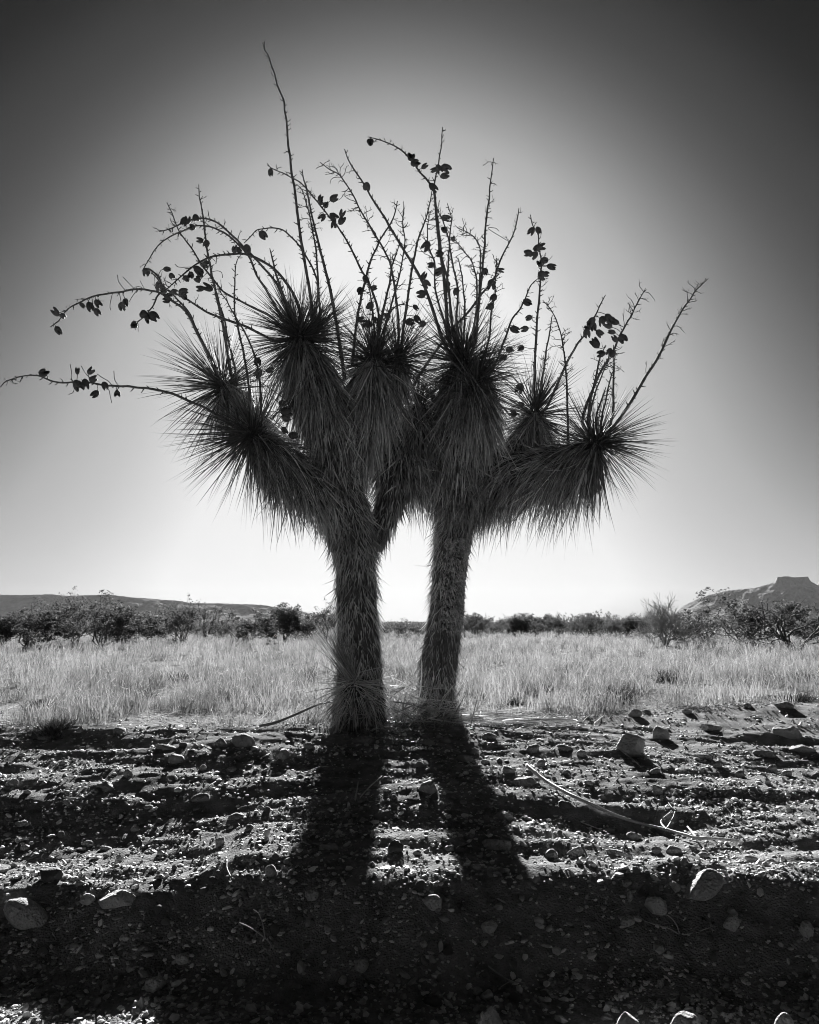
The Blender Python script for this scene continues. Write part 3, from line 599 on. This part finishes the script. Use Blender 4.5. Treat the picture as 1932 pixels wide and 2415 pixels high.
weed('tiny straggling weed with pale leaves alone on the dark lower bank left of centre', [[(648,2245),(635,2222),(610,2200),(585,2185),(565,2176)], [(625,2212),(620,2180),(610,2155),(598,2145)]], [(565,2176),(568,2183),(585,2148),(605,2196),(610,2190),(645,2240)])
weed('sprawling thin weed with three stems on the dark lower bank at right', [[(1604,2205),(1580,2190),(1550,2182),(1520,2172)], [(1604,2205),(1640,2200),(1660,2192),(1680,2185)], [(1604,2205),(1595,2180),(1580,2162),(1568,2156)], [(1604,2205),(1585,2218),(1565,2228)]], [(1507,2150),(1520,2172),(1660,2164),(1678,2178),(1680,2185),(1565,2226),(1575,2218),(1640,2196)])

# ------------------------------------------------------------------ stones
import bmesh
def ico(sub):
    bm = bmesh.new(); bmesh.ops.create_icosphere(bm, subdivisions=sub, radius=1); V = np.array([v.co[:] for v in bm.verts]); T = np.array([[v.index for v in f.verts] for f in bm.faces]); bm.free(); return V, T
ICO = {k: ico(k) for k in (1, 2, 3, 4)}
def rockshape(sub, seed, planes=13, cut=(.52, .86), rough=.10):
    r_ = np.random.default_rng(seed); V, T = ICO[sub]; n = nrm(r_.normal(size=(planes, 3))); d = r_.uniform(*cut, planes)
    k = V@n.T; lim = np.where(k > .05, d/np.maximum(k, .05), 9).min(1); r = np.minimum(1, lim)
    r = r*(1+rough*fbm(V[:, 0]*2.3+V[:, 2]*1.7+seed, V[:, 1]*2.3-V[:, 2], seed, 3)); return V*r[:, None], T
ROUND = {64, 1022, 575, 1481, 1610, 1848}
def stone(px, py, wpx, hpx, label=None, tilt=0., m='stone', seed=None, sub=3, sink=.22, flat=.8, group=None, name='stone'):
    seed = seed if seed is not None else random.randrange(9999)
    g_ = onground(px, min(py+hpx*.42, 2409)); d = g_.y; sx = wpx*d/F/2*1.12; sz = hpx*d/F/2*1.15
    V, T = rockshape(sub, seed, 6, (.78, .97), .07) if px in ROUND else rockshape(sub, seed); mx = np.abs(V).max(0); V = V/mx
    V = V*np.array([sx, (sx+sz)/2*flat+.004, sz]); c, s = math.cos(tilt), math.sin(tilt)
    V = V@np.array([[c, 0, s], [0, 1, 0], [-s, 0, c]])
    if m == 'stone' and py > 2070: m = 'brightenedstone'  # on the shaded lower bank the lightened colour replaces missing light
    if py <= 2380: o = link(name, mesh_tri('stone', V, T, MAT[m], True))
    if py > 2380:
        d = 3.3; zt_ = P(px, py-hpx/2, d).z; sz = zt_*.62; sx = wpx*d/F/2*1.15; V = V/np.abs(V).max(0)*np.array([sx, sx*.8, sz]); o = link(name, mesh_tri('stone', V, T, MAT['brightenedstone'], True)); o.location = (P(px, py, d).x, d, zt_-sz*.97); tag(o, label, 'stone', group); return o
    zc_ = P(px, py, d+sx*.3); o.location = (zc_.x, d+sx*.35, max(zc_.z, float(H(zc_.x, d+sx*.35))+sz*.25)-sz*.22)
    if label: tag(o, label, 'stone', group)
    else: tag(o, 'loose stone half bedded in the gravel of the road bank', 'stone', 'loose stones on the gravel bank')
    return o
NAMED = [
 (64,2166,104,50,'big smooth oval boulder on the dark lower bank at far left',-.55),
 (277,2122,84,44,'blocky grey stone with a flat top right of the big oval boulder',.05),
 (207,2123,36,28,'rounded grey stone between the big oval boulder and the blocky stone',0),
 (434,2266,36,28,'pale lumpy stone low on the dark bank left of centre',-.2),
 (370,2318,48,44,'broad angular stone below the pale lumpy stone near the bank foot',0),
 (638,2053,24,32,'upright pear shaped stone on the left trunk shadow edge',.3),
 (742,2109,40,26,'flat grey stone in the middle of the dark lower bank',0),
 (854,2277,30,32,'pointed grey stone alone low on the dark bank near the centre',-.4),
 (1022,2130,42,34,'smooth egg shaped stone tilted right on the shaded bank at centre',-.5),
 (1154,2191,40,30,'wedge shaped pale stone below the egg shaped stone',-.6),
 (1545,2134,52,42,'flat faced grey stone above the sprawling weed',.1),
 (1655,2100,96,52,'large jagged boulder with sunlit white edge on the right bank',.55),
 (1481,2175,32,22,'small oblong stone pointing down right, left of the sprawling weed',.5),
 (1725,2174,36,38,'rounded triangular stone right of the sprawling weed',.1),
 (1593,2092,20,28,'upright oval stone at the left of the large jagged boulder',0),
 (1901,2193,34,42,'dim upright stone near the right edge of the dark bank',.3),
 (1148,2347,28,24,'small pale angular stone of the pair low at the bank foot',0),
 (1126,2338,22,20,'small grey stone touching the pale angular one at the bank foot',0),
 (1019,2360,42,24,'dark flat stone at the bank foot left of the pale pair',0),
 (1151,2402,60,50,'peaked stone with a bright rim at the bottom edge, leftmost of four',.0),
 (1481,2410,50,44,'dark rounded stone with a thin bright rim at the bottom edge',.3),
 (1610,2402,66,26,'long low stone with a ragged sunlit top at the bottom edge',.15),
 (1848,2403,42,30,'stone with one bright end at the bottom right corner',.2),
 (575,1746,50,32,'smooth grey oval stone below the grass edge left of the yuccas',-.35),
 (521,1750,38,26,'rounded stone touching the smooth oval one on its left',-.2),
 (666,1778,30,32,'squat upright stone below the grass edge, left of the left trunk',0),
 (731,1759,28,20,'pale pebble like stone just left of the left trunk foot',0),
 (414,1788,34,30,'broken dark grey stone in the upper bank left of centre',.1),
 (476,1884,44,22,'bright white sunlit stone on the left part of the gravel',.1),
 (255,1854,46,22,'slanting flat stone in the upper left of the gravel bank',-.5),
 (27,1847,26,22,'square grey stone at the left edge of the gravel bank',0),
 (56,1942,28,16,'small flat stone near the left edge below the square grey one',-.2),
 (560,1925,40,16,'long flat stone below the white sunlit stone',0),
 (521,1983,24,26,'upright grey stone at the head of the bright gravel strip',-.3),
 (781,1997,40,20,'low pale stone in the left trunk shadow',-.3),
 (857,1745,46,22,'wide rounded stone at the foot of the left trunk',0),
 (935,1997,36,34,'dark peaked stone in the bright gravel between the two shadows',0),
 (115,2064,52,36,'large dark stone half buried under the bright gravel strip at left',0),
 (1487,1756,58,58,'big round boulder with a bright rim in the upper bank right of centre',0),
 (1557,1728,38,36,'two faced grey stone right above the big round boulder',.1),
 (1853,1725,72,36,'wide domed boulder at the far right of the upper bank',.05),
 (1677,1716,52,22,'flat dark slab between the big round and the wide domed boulders',0),
 (1893,1766,62,20,'long flat slab under the wide domed boulder at right',-.05),
 (1170,1991,64,34,'triangular rough boulder in the right trunk shadow',.2),
 (1011,1856,44,34,'pale rounded boulder in the gravel between the trunk shadows',.1),
 (1229,1843,56,24,'broad pale stone at the left end of the long fallen branch',0),
 (1095,1788,38,22,'double humped grey stone below the right trunk',.1),
 (1151,1736,38,18,'low rounded stone right of the right trunk foot',0),
 (1257,1764,32,28,'pointed pale grey stone above the left end of the long branch',.3),
 (1850,1663,46,20,'smooth stone at the edge of the grass at the far right',-.05),
 (1498,1682,30,22,'rounded stone at the grass edge right of the trunks',0),
 (1190,1924,46,22,'flat dark stone in the right trunk shadow',-.05),
 (1456,2011,46,14,'flat pale stone under the middle of the long branch',-.1),
 (1358,2008,36,26,'dark square stone below the long branch',0),
 (1551,1862,22,26,'upright knobbly stone above the right part of the long branch',0),
 (1655,1784,40,14,'bright topped flat stone right of the big round boulder',0),
 (1330,1896,32,20,'black looking stone beside the left half of the long branch',.1),
 (1806,1778,50,20,'flat grey stone left of the long slab at far right',-.1),
]
DARKS = {1330, 115, 1019, 935}
for i, (x, y, a, b, lab, t) in enumerate(NAMED):
    stone(x, y, a, b, lab, t, 'darkstone' if x in DARKS else 'stone', seed=100+i, sub=4 if a > 45 else 3)
SM = [(294,2212,22,16),(235,2255,22,16),(403,2353,20,20),(750,2136,16,12),(809,2313,20,22),(577,2318,18,14),(308,2286,22,16),(1019,2260,18,20),(1000,2228,16,14),(1140,2224,14,14),(1487,2112,14,26),(1557,2316,16,24),
 (280,1722,30,20),(190,1722,16,16),(302,1823,24,22),(392,1764,60,14),(913,1837,26,20),(1333,1764,40,14),(1372,1776,22,18),(1274,1801,26,20),(1198,1815,28,20),(1694,1802,24,20),(1744,1824,22,22),(1823,1811,26,16),(1302,2013,28,24),
 (1495,1971,32,20),(1436,1956,26,14),(1548,2005,24,20),(1590,2005,36,20),(1660,2016,28,14),(1772,2025,32,18),(1053,1868,32,8),(1543,1818,30,16),(1856,1823,24,16),(1527,1678,22,12),(1621,1678,22,14),(1761,1663,24,12),(1480,2085,22,14),(1700,2080,24,14),(1820,2030,26,16),(1420,1880,24,14),(1390,1845,22,12),
 (1118,1770,22,20),(1145,1795,18,14),(1070,1845,22,14),(960,1790,18,10),(1010,1750,34,16),(1048,1746,26,16),(1060,2000,26,16),(985,2010,20,14),(1070,2032,18,12),(1186,2052,24,14),(1090,1990,18,10),(640,2064,16,12),(690,2080,16,14),(785,2084,20,12),(700,1935,22,12),(615,1905,16,14),(590,1950,20,12),(350,1905,22,12),(320,1955,18,14),(206,1990,26,18),(250,2000,28,14),(175,2072,18,12),(185,2085,18,12),(60,2000,20,14),(100,1740,34,14),(50,1780,20,12),(150,1800,20,12),(66,1868,20,12),(480,1810,18,16),(545,1815,22,14),(930,1880,14,12),(760,1965,14,12)]
SMALL = [(stone(x, y, a, b, tilt=random.uniform(-.3, .3), sub=2), x, y, a) for (x, y, a, b) in SM]
SMV = [mesh_tri('stone', *((lambda q: (q[0]*np.array([1, .85, .62+.05*k]), q[1]))(rockshape(2, 900+k))), MAT['stone'], True) for k in range(10)]
nsm = 300-len(NAMED)-len(SM); cnt = 0
while cnt < nsm:
    px = random.uniform(5, 1927); py = random.uniform(1735, 2400); g_ = onground(px, py)
    o = link('stone', SMV[random.randrange(10)]); s = min(.034, .013*math.exp(random.gauss(.25, .32)))
    o.scale = (s*random.uniform(.8, 1.3), s, s*random.uniform(.8, 1.2)); o.rotation_euler = (random.gauss(0, .3), random.gauss(0, .3), random.uniform(0, 6.3)); o.location = g_+Vector((0, 0, s*.25))
    tag(o, 'small loose stone lying among the gravel of the road bank', 'stone', 'small stones among the gravel'); SMALL.append((o, px, py, 2*s*F/g_.y)); cnt += 1
MARK = {64:'big oval boulder at far left',277:'blocky flat topped stone at left',434:'pale lumpy stone',370:'broad angular stone near the bank foot',742:'flat grey stone of the lower bank',854:'lone pointed stone near the centre',1022:'smooth egg shaped stone',1154:'wedge shaped pale stone',1545:'flat faced grey stone',1655:'large jagged boulder',1725:'rounded triangular stone',1148:'pale angular pair at the foot',1151:'peaked stone at the bottom edge',1481:'small oblong tilted stone',575:'smooth oval stone by the grass',666:'squat upright stone',476:'white sunlit stone',255:'slanting flat stone',560:'long flat stone',115:'large dark half buried stone',935:'dark peaked stone between the shadows',1487:'big round boulder',1853:'wide domed boulder',1893:'long flat slab at right',1170:'triangular rough boulder',1011:'pale rounded boulder',1229:'broad stone at the branch end',1456:'flat stone under the branch',1550:'knobbly upright stone',1677:'flat dark slab'}
marks = [(x, y, MARK[x]) for (x, y, *_r) in NAMED if x in MARK]; used = set()
def relabel(o, px, py, w):
    size = 'tiny' if w < 13 else ('little' if w < 18 else ('small' if w < 26 else 'middling'))
    for mx, my, nm_ in sorted(marks, key=lambda m: (m[0]-px)**2+((m[1]-py)*1.6)**2)[:4]:
        dx, dy = px-mx, py-my
        v_ = '' if abs(dy) < 12 else ('above' if dy < 0 else 'below'); h_ = '' if abs(dx) < 14 else ('to the left of' if dx < 0 else 'to the right of')
        where = (v_+' and '+h_) if v_ and h_ else (v_ or h_ or 'touching'); d_ = math.hypot(dx, dy)
        far = 'close ' if d_ < 70 else ('a little way ' if d_ < 150 else 'well ')
        lab = size+' stone '+far+where+' the '+nm_
        if len(lab.split()) > 16: lab = lab.replace('to the left of', 'left of').replace('to the right of', 'right of')
        if lab not in used and len(lab.split()) <= 16:
            used.add(lab); o['label'] = lab; return
for o, px, py, w_ in SMALL: relabel(o, px, py, w_)
# gravel: tens of thousands of grains, denser where they show larger
def grains(n, ylo, yhi, s0, s1, name, label, pw=1.0):
    V0, T0 = ICO[1]; t = rng.random(n); y = ylo*(yhi/ylo)**t; u = rng.uniform(-.62, .62, n); x = u*np.sqrt(y*y+1.0)
    s = np.clip(s0*np.exp(rng.normal(size=n)*.5), s0*.5, s1)
    clump = fbm(x/.35, y/.25, 61, 3); keep = rng.random(n) < np.clip(.75+clump*1.2, .15, 1)
    keep &= (y < edge(x)+.25+1.6*rng.random(n)); x, y, s = x[keep], y[keep], s[keep]; n = len(x)
    sc_ = s[:, None]*rng.uniform(.55, 1.25, (n, 3))*np.array([1.25, 1.05, .6]); th = rng.random(n)*6.28; ph = rng.normal(size=n)*.5
    j = 1+rng.normal(size=(n, len(V0), 1))*.16; L = V0[None]*j*sc_[:, None]
    c, s_ = np.cos(ph)[:, None], np.sin(ph)[:, None]; L = np.stack([L[..., 0]*c-L[..., 2]*s_, L[..., 1], L[..., 0]*s_+L[..., 2]*c], -1)
    c, s_ = np.cos(th)[:, None], np.sin(th)[:, None]; L = np.stack([L[..., 0]*c-L[..., 1]*s_, L[..., 0]*s_+L[..., 1]*c, L[..., 2]], -1)
    L += np.stack([x, y, H(x, y)+s*.12], 1)[:, None]
    T = T0[None]+(np.arange(n)*len(V0))[:, None, None]
    tone = np.clip(rng.random(n)**1.6*1.1, 0, 1)
    o = link(name, mesh_tri(name, L.reshape(-1, 3), T.reshape(-1, 3), MAT['gravel'], False, np.repeat(tone, len(V0)))); tag(o, label, 'gravel', kind='stuff'); return n
ng = grains(47000, 3.0, 10.5, .0070, .013, 'gravel', 'fine loose gravel strewn over the whole bank')
ng += grains(9000, 3.0, 10.0, .011, .024, 'pebbles', 'coarser pebbles scattered over the bank')

# ------------------------------------------------------------------ grass field
G = Geo()
nT = 15200; t = rng.random(nT); y = 7.0*(75/7.0)**(t**1.05); u = rng.uniform(-.62, .62, nT); x = u*y+rng.normal(size=nT)*.1
dens = fbm(x/.8, y/1.1, 71, 3)
ed = edge(x); gap = np.interp(y-ed, [0, 1.2, 3, 8], [.22, .18, .12, .04])
ok = (y > ed+.08+.18*np.abs(vn(x*3, y*0, 72))) & (dens > gap-rng.random(nT)*.35)
for bx, by_ in ((bL.x, bL.y), (bR.x, bR.y)): ok &= ((x-bx)**2+(y-by_)**2 > .3**2)
x, y = x[ok], y[ok]; nT = len(x); hh = (.24+.24*rng.random(nT)**1.5+.14*fbm(x/1.2, y/1.5, 75, 2))*np.interp(y-edge(x), [0, .8, 3], [.55, .85, 1.0])
nb = 13; tb = np.repeat(np.arange(nT), nb); n = len(tb)
sp = rng.normal(size=(n, 3))*np.array([.22, .22, 0]); d = sp+np.array([0, 0, 1.]); yy = y[tb]
base = np.stack([x[tb]+rng.normal(size=n)*.045, yy+rng.normal(size=n)*.045, np.zeros(n)], 1); base[:, 2] = H(base[:, 0], base[:, 1])-.01
tt = np.repeat(np.clip(rng.normal(.46, .2, nT)+.6*fbm(x/1.3, y/1.6, 78, 3), 0, 1), nb)
V, T, A = blades(base, d, hh[tb]*rng.uniform(.45, 1.15, n), (.003+.00026*yy), rng.uniform(0, .22, n), segs=2, side=.16, taper=.35, tone=np.clip(tt+rng.normal(size=n)*.15, 0, 1))
nf = 4; tf = np.repeat(np.arange(nT), nf); m = len(tf); fb = np.stack([x[tf]+rng.normal(size=m)*.10, y[tf]+rng.normal(size=m)*.10, np.zeros(m)], 1)
fb[:, 2] = H(fb[:, 0], fb[:, 1])+hh[tf]*rng.uniform(.45, 1.05, m); fd = rng.normal(size=(m, 3))*np.array([.7, .7, .4])+np.array([0, 0, .8])
V2, T2, A2 = blades(fb, fd, .035+.05*rng.random(m), .004+.0006*y[tf], 0, segs=1, tone=np.clip(.55+rng.normal(size=m)*.25, 0, 1), taper=.5)
T = np.concatenate([T, T2+len(V)]); V = np.concatenate([V, V2]); A = np.concatenate([A, A2])
o = link('grass', mesh_tri('grass', V, T, MAT['grass'], True, A)); tag(o, 'pale dry bunch grass covering the whole field behind the yuccas', 'grass', kind='stuff'); ngr = len(T)
# low litter between bunches
n = 20000; y = 7.1*(30/7.1)**rng.random(n); x = rng.uniform(-.6, .6, n)*y; k = y > edge(x)+.0; x, y = x[k], y[k]; n = len(x)
d = rng.normal(size=(n, 3))*np.array([1, .8, .15])+np.array([0, 0, .12])
V, T, A = blades(np.stack([x, y, H(x, y)+.01], 1), d, rng.uniform(.06, .2, n), .004+.0003*y, .05, segs=2, side=.15, tone=rng.random(n))
o = link('grass_litter', mesh_tri('grass_litter', V, T, MAT['grass'], True, A)); tag(o, 'broken straw lying flat between the grass bunches', 'dry straw', kind='stuff')
# dark low tussocks one can tell apart
TUS = [(79,1565,56,40,'dark low tussock in the grass at far left'),(329,1630,50,34,'dark tussock left of a bare patch in the left field'),(406,1592,60,30,'dark low clump right of the bare patch in the left field'),(96,1655,46,30,'dark clump in the grass near the left edge'),(126,1708,56,32,'dark broken tussock at the gravel edge at left'),(723,1592,70,50,'dark bushy clump just left of the left trunk'),
 (1360,1573,54,34,'dark clump in the middle of the right field'),(1442,1632,66,52,'dark tussock nearest to the gravel in the right field'),(1575,1590,48,40,'dark clump right of the middle in the right field'),(1679,1529,50,30,'far dark clump in the right field'),(1908,1593,52,42,'dark clump at the right edge of the field'),(1274,1618,40,28,'small dark tussock right of the right trunk'),(1221,1650,44,28,'small dark tussock close to the leaf mat'),(1881,1640,70,30,'dark clump at the bare ground by the right edge'),(590,1550,34,20,'small far dark clump in the left field')]
for (px, py, wd, hg, lab) in TUS:
    g_ = onground(px, py+hg*.45); s = g_.y/F; n = 260; R = wd*s*.28
    base = rng.normal(size=(n, 3))*np.array([R, R, 0]); base[:, 2] = H(base[:, 0]+g_.x, base[:, 1]+g_.y)-g_.z
    d = base/R*.4+rng.normal(size=(n, 3))*.25+np.array([0, 0, 1.])
    V, T, A = blades(base, d, hg*s*rng.uniform(.5, 1.15, n), .009, rng.uniform(0, .4, n), segs=3, side=.3, tone=rng.random(n))
    o = link('tussock', mesh_tri('tussock', V, T, MAT['tussock'], True, A), None, g_); tag(o, lab, 'tussock', 'dark tussocks in the dry grass')

# ------------------------------------------------------------------ shrubs and the bare tree
def grow(G, p, d, L, r, depth, tips, spread=.5, up=.1, kids=(2, 3), crook=.22, shrink=.72, k=4):
    n = 4; pl = [p.copy()]
    for i in range(n):
        d = nrm(d+rng.normal(size=3)*crook+np.array([0, 0, up])); p = p+d*L/n; pl.append(p)
    G.tube(pl, np.linspace(r, r*.66, n+1), k, tone=rng.random(), cap=False)
    if depth == 0: tips.append((p, d)); return
    tips.append((p, d)) if rng.random() < .25 else None
    for j in range(rng.integers(kids[0], kids[1]+1)):
        q = pl[-1] if j < 2 else pl[rng.integers(2, n)]
        grow(G, np.array(q), nrm(d+rng.normal(size=3)*spread), L*shrink*rng.uniform(.75, 1.2), r*.62, depth-1, tips, spread, up, kids, crook, shrink, k)
def shrub_mesh(seed, stems, depth, L, r, nleaf, lsz, spread=.5, lean=.7, up=.08, shrink=.72, crook=.22, kids=(2, 3), clump=.045):
    global rng; keep = rng; rng = np.random.default_rng(seed); G = Geo(); tips = []
    for s in range(stems):
        a = rng.random()*6.28; d = nrm(np.array([math.cos(a)*lean*rng.random(), math.sin(a)*lean*rng.random(), 1.])); grow(G, rng.normal(size=3)*np.array([.05, .05, 0]), d, L*rng.uniform(.7, 1.1), r, depth, tips, spread, up, kids, crook, shrink)
    wood = G.mesh('stems', MAT['wood']); fol = None
    if nleaf:
        tp = np.array([t_[0] for t_ in tips]); idx = rng.integers(0, len(tp), nleaf); c = tp[idx]+rng.normal(size=(nleaf, 3))*clump
        a = nrm(rng.normal(size=(nleaf, 3))); b = nrm(np.cross(a, rng.normal(size=(nleaf, 3)))); s = lsz*rng.uniform(.5, 1.3, (nleaf, 1))
        V = np.stack([c-a*s, c+b*s*.45, c+a*s, c-b*s*.45], 1).reshape(-1, 3); T = (np.array([[0, 1, 2], [0, 2, 3]])[None]+(np.arange(nleaf)*4)[:, None, None]).reshape(-1, 3)
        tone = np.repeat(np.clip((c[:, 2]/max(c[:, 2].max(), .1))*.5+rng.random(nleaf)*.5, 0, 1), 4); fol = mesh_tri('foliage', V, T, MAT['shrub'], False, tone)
    zmax = max(t_[0][2] for t_ in tips); rng = keep; return wood, fol, zmax
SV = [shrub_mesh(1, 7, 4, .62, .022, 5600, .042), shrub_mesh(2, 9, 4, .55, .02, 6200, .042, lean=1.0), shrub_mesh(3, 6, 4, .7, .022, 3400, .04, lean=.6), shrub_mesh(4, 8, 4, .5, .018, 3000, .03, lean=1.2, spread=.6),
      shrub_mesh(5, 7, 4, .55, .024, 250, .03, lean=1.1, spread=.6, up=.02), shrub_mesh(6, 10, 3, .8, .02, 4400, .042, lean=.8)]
def shrub(px, py, hpx, wscale, v, label, group, dist=None, name='desert_shrub', cat='shrub'):
    """px, foot py, height in pixels"""
    if dist is None: g_ = onground(px, py)
    else:
        r = ray(px, 1465); g_ = Vector((r.x/r.y*dist, dist, 0)); g_.z = float(H(g_.x, g_.y))
    wood, fol, zm = SV[v]; s = hpx*g_.y/F/zm
    E_ = empty(name, g_-Vector((0, 0, .03))); tag(E_, label, cat, group); s *= 1.0 if dist and dist > 43 else 1.3; E_.scale = (s*wscale*1.3, s*wscale*1.3, s); E_.rotation_euler.z = random.uniform(0, 6.28)
    link('stems', wood, E_)
    if fol: link('foliage', fol, E_)
    return E_
A_ = 'shrubs along the far edge of the field'
SH = [(70,1518,78,1.1,0,28,'broad dark shrub at the left edge of the field, darkest of its row'),(10,1520,58,1.1,1,26,'shrub cut by the left edge of the picture'),(178,1512,92,.9,2,30,'tall thin topped shrub right of the broad dark shrub at left'),(245,1515,88,1.1,0,29,'wide twiggy shrub in the left row with bare upper twigs'),
 (300,1505,56,1.3,1,36,'low dense shrub right of the wide twiggy one at left'),(350,1503,46,1.4,1,38,'low shrub filling the gap before the fan shaped shrub'),(426,1506,80,.9,2,32,'fan shaped shrub with a clear pointed top, left of the middle'),(484,1500,62,.6,4,40,'thin bare stemmed shrub right of the fan shaped one'),
 (572,1500,58,1.2,0,34,'rounded shrub with spread arms, middle of the left field edge'),(520,1500,36,1.2,3,42,'low shrub in front of the hill foot between two rounded shrubs'),(675,1494,62,1.0,1,36,'compact round shrub left of the left trunk'),(770,1490,66,.9,2,38,'airy shrub directly behind the left trunk'),(735,1490,36,1.3,3,42,'low shrub close to the left of the left trunk'),
 (955,1496,34,1.3,3,40,'low grey shrub between the two trunks'),(990,1490,30,1.0,5,46,'spiky little shrub between the trunks, near the right trunk'),(905,1490,26,1.4,1,50,'lowest shrub between the two trunks'),
 (1385,1480,46,.8,4,44,'bare dark shrub standing in front of the brush at right of the trunks'),(1665,1490,50,1.2,4,34,'spreading bare shrub left of the large dark one'),(1765,1470,92,1.3,0,30,'large dark rounded shrub below the flat topped butte'),(1860,1496,92,1.1,4,24,'black branching shrub standing forward at right'),(1932,1462,56,1.1,1,32,'dark shrub at the right edge of the picture'),
 (1640,1470,38,1.4,1,50,'dense shrub between the bare tree and the large dark shrub'),(1715,1478,46,1.1,2,42,'open shrub leaning on the large dark one'),(1905,1470,50,1.2,0,40,'shrub behind the black branching one'),(1555,1492,30,1.3,4,36,'low bare brush under the pale tree')]
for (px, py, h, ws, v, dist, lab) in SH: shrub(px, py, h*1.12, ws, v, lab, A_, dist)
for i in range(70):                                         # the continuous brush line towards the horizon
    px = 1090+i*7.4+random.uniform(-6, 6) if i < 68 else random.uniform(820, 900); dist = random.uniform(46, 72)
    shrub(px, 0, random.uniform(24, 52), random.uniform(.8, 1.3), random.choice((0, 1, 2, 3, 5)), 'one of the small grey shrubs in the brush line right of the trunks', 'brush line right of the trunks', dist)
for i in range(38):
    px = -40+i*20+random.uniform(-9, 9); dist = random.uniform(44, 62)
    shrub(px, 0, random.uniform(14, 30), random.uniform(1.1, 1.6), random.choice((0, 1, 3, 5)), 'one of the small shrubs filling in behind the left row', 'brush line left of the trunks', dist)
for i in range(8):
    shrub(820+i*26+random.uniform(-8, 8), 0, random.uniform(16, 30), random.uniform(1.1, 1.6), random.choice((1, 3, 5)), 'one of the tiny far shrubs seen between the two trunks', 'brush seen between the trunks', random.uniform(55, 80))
# far scrub on the plain, one mass
n = 13000; nc = 1300; cy_ = 80*(700/80)**rng.random(nc); cx_ = rng.uniform(-.65, .65, nc)*cy_; hc = rng.uniform(.5, 1.6, nc); ic = rng.integers(0, nc, n)
fb = np.stack([cx_[ic]+rng.normal(size=n)*.8*(1+cy_[ic]/200), cy_[ic]+rng.normal(size=n)*.8, np.full(n, .6)], 1); fd = rng.normal(size=(n, 3))*np.array([.5, .5, 0])+np.array([0, 0, 1.])
V, T, A = blades(fb, fd, hc[ic]*rng.uniform(.4, 1.1, n), .16+.0009*cy_[ic], .1, segs=2, tone=rng.random(n))
o = link('far_scrub', mesh_tri('far_scrub', V, T, MAT['shrub'], True, A)); tag(o, 'far low scrub covering the plain up to the hill feet', 'scrub', kind='stuff')
# the bare tree
wood, _, zm = shrub_mesh(48, 7, 5, .62, .055, 0, 0, spread=.48, lean=1.0, up=.05, shrink=.82, crook=.2, kids=(2, 4))
wood.materials.clear(); wood.materials.append(MAT['twig'])
r = ray(1566, 1465); dist = 30.0; g_ = Vector((r.x/r.y*dist, dist, 0)); g_.z = float(H(g_.x, g_.y))
E_ = empty('bare_tree', g_); s = 128*dist/F/zm; E_.scale = (s*1.0, s, s); tag(E_, 'leafless pale tree with many fine twigs standing above the brush at right', 'bare tree'); link('branches', wood, E_)


# ------------------------------------------------------------------ desert air
bm = bmesh.new(); bmesh.ops.create_cube(bm, size=1); me = bpy.data.meshes.new('haze'); bm.to_mesh(me); bm.free()
hz = link('haze', me); hz.scale = (9000, 4300, 164); hz.location = (200, 1900, 80); hz['kind'] = 'stuff'
hm = bpy.data.materials.new('desert_air'); hm.use_nodes = True; nt = hm.node_tree; nt.nodes.clear()
pv = N(nt, 'ShaderNodeVolumePrincipled'); pv.inputs['Color'].default_value = (.9, .9, .9, 1); pv.inputs['Density'].default_value = .000034
nt.links.new(pv.outputs[0], N(nt, 'ShaderNodeOutputMaterial').inputs['Volume']); me.materials.append(hm)
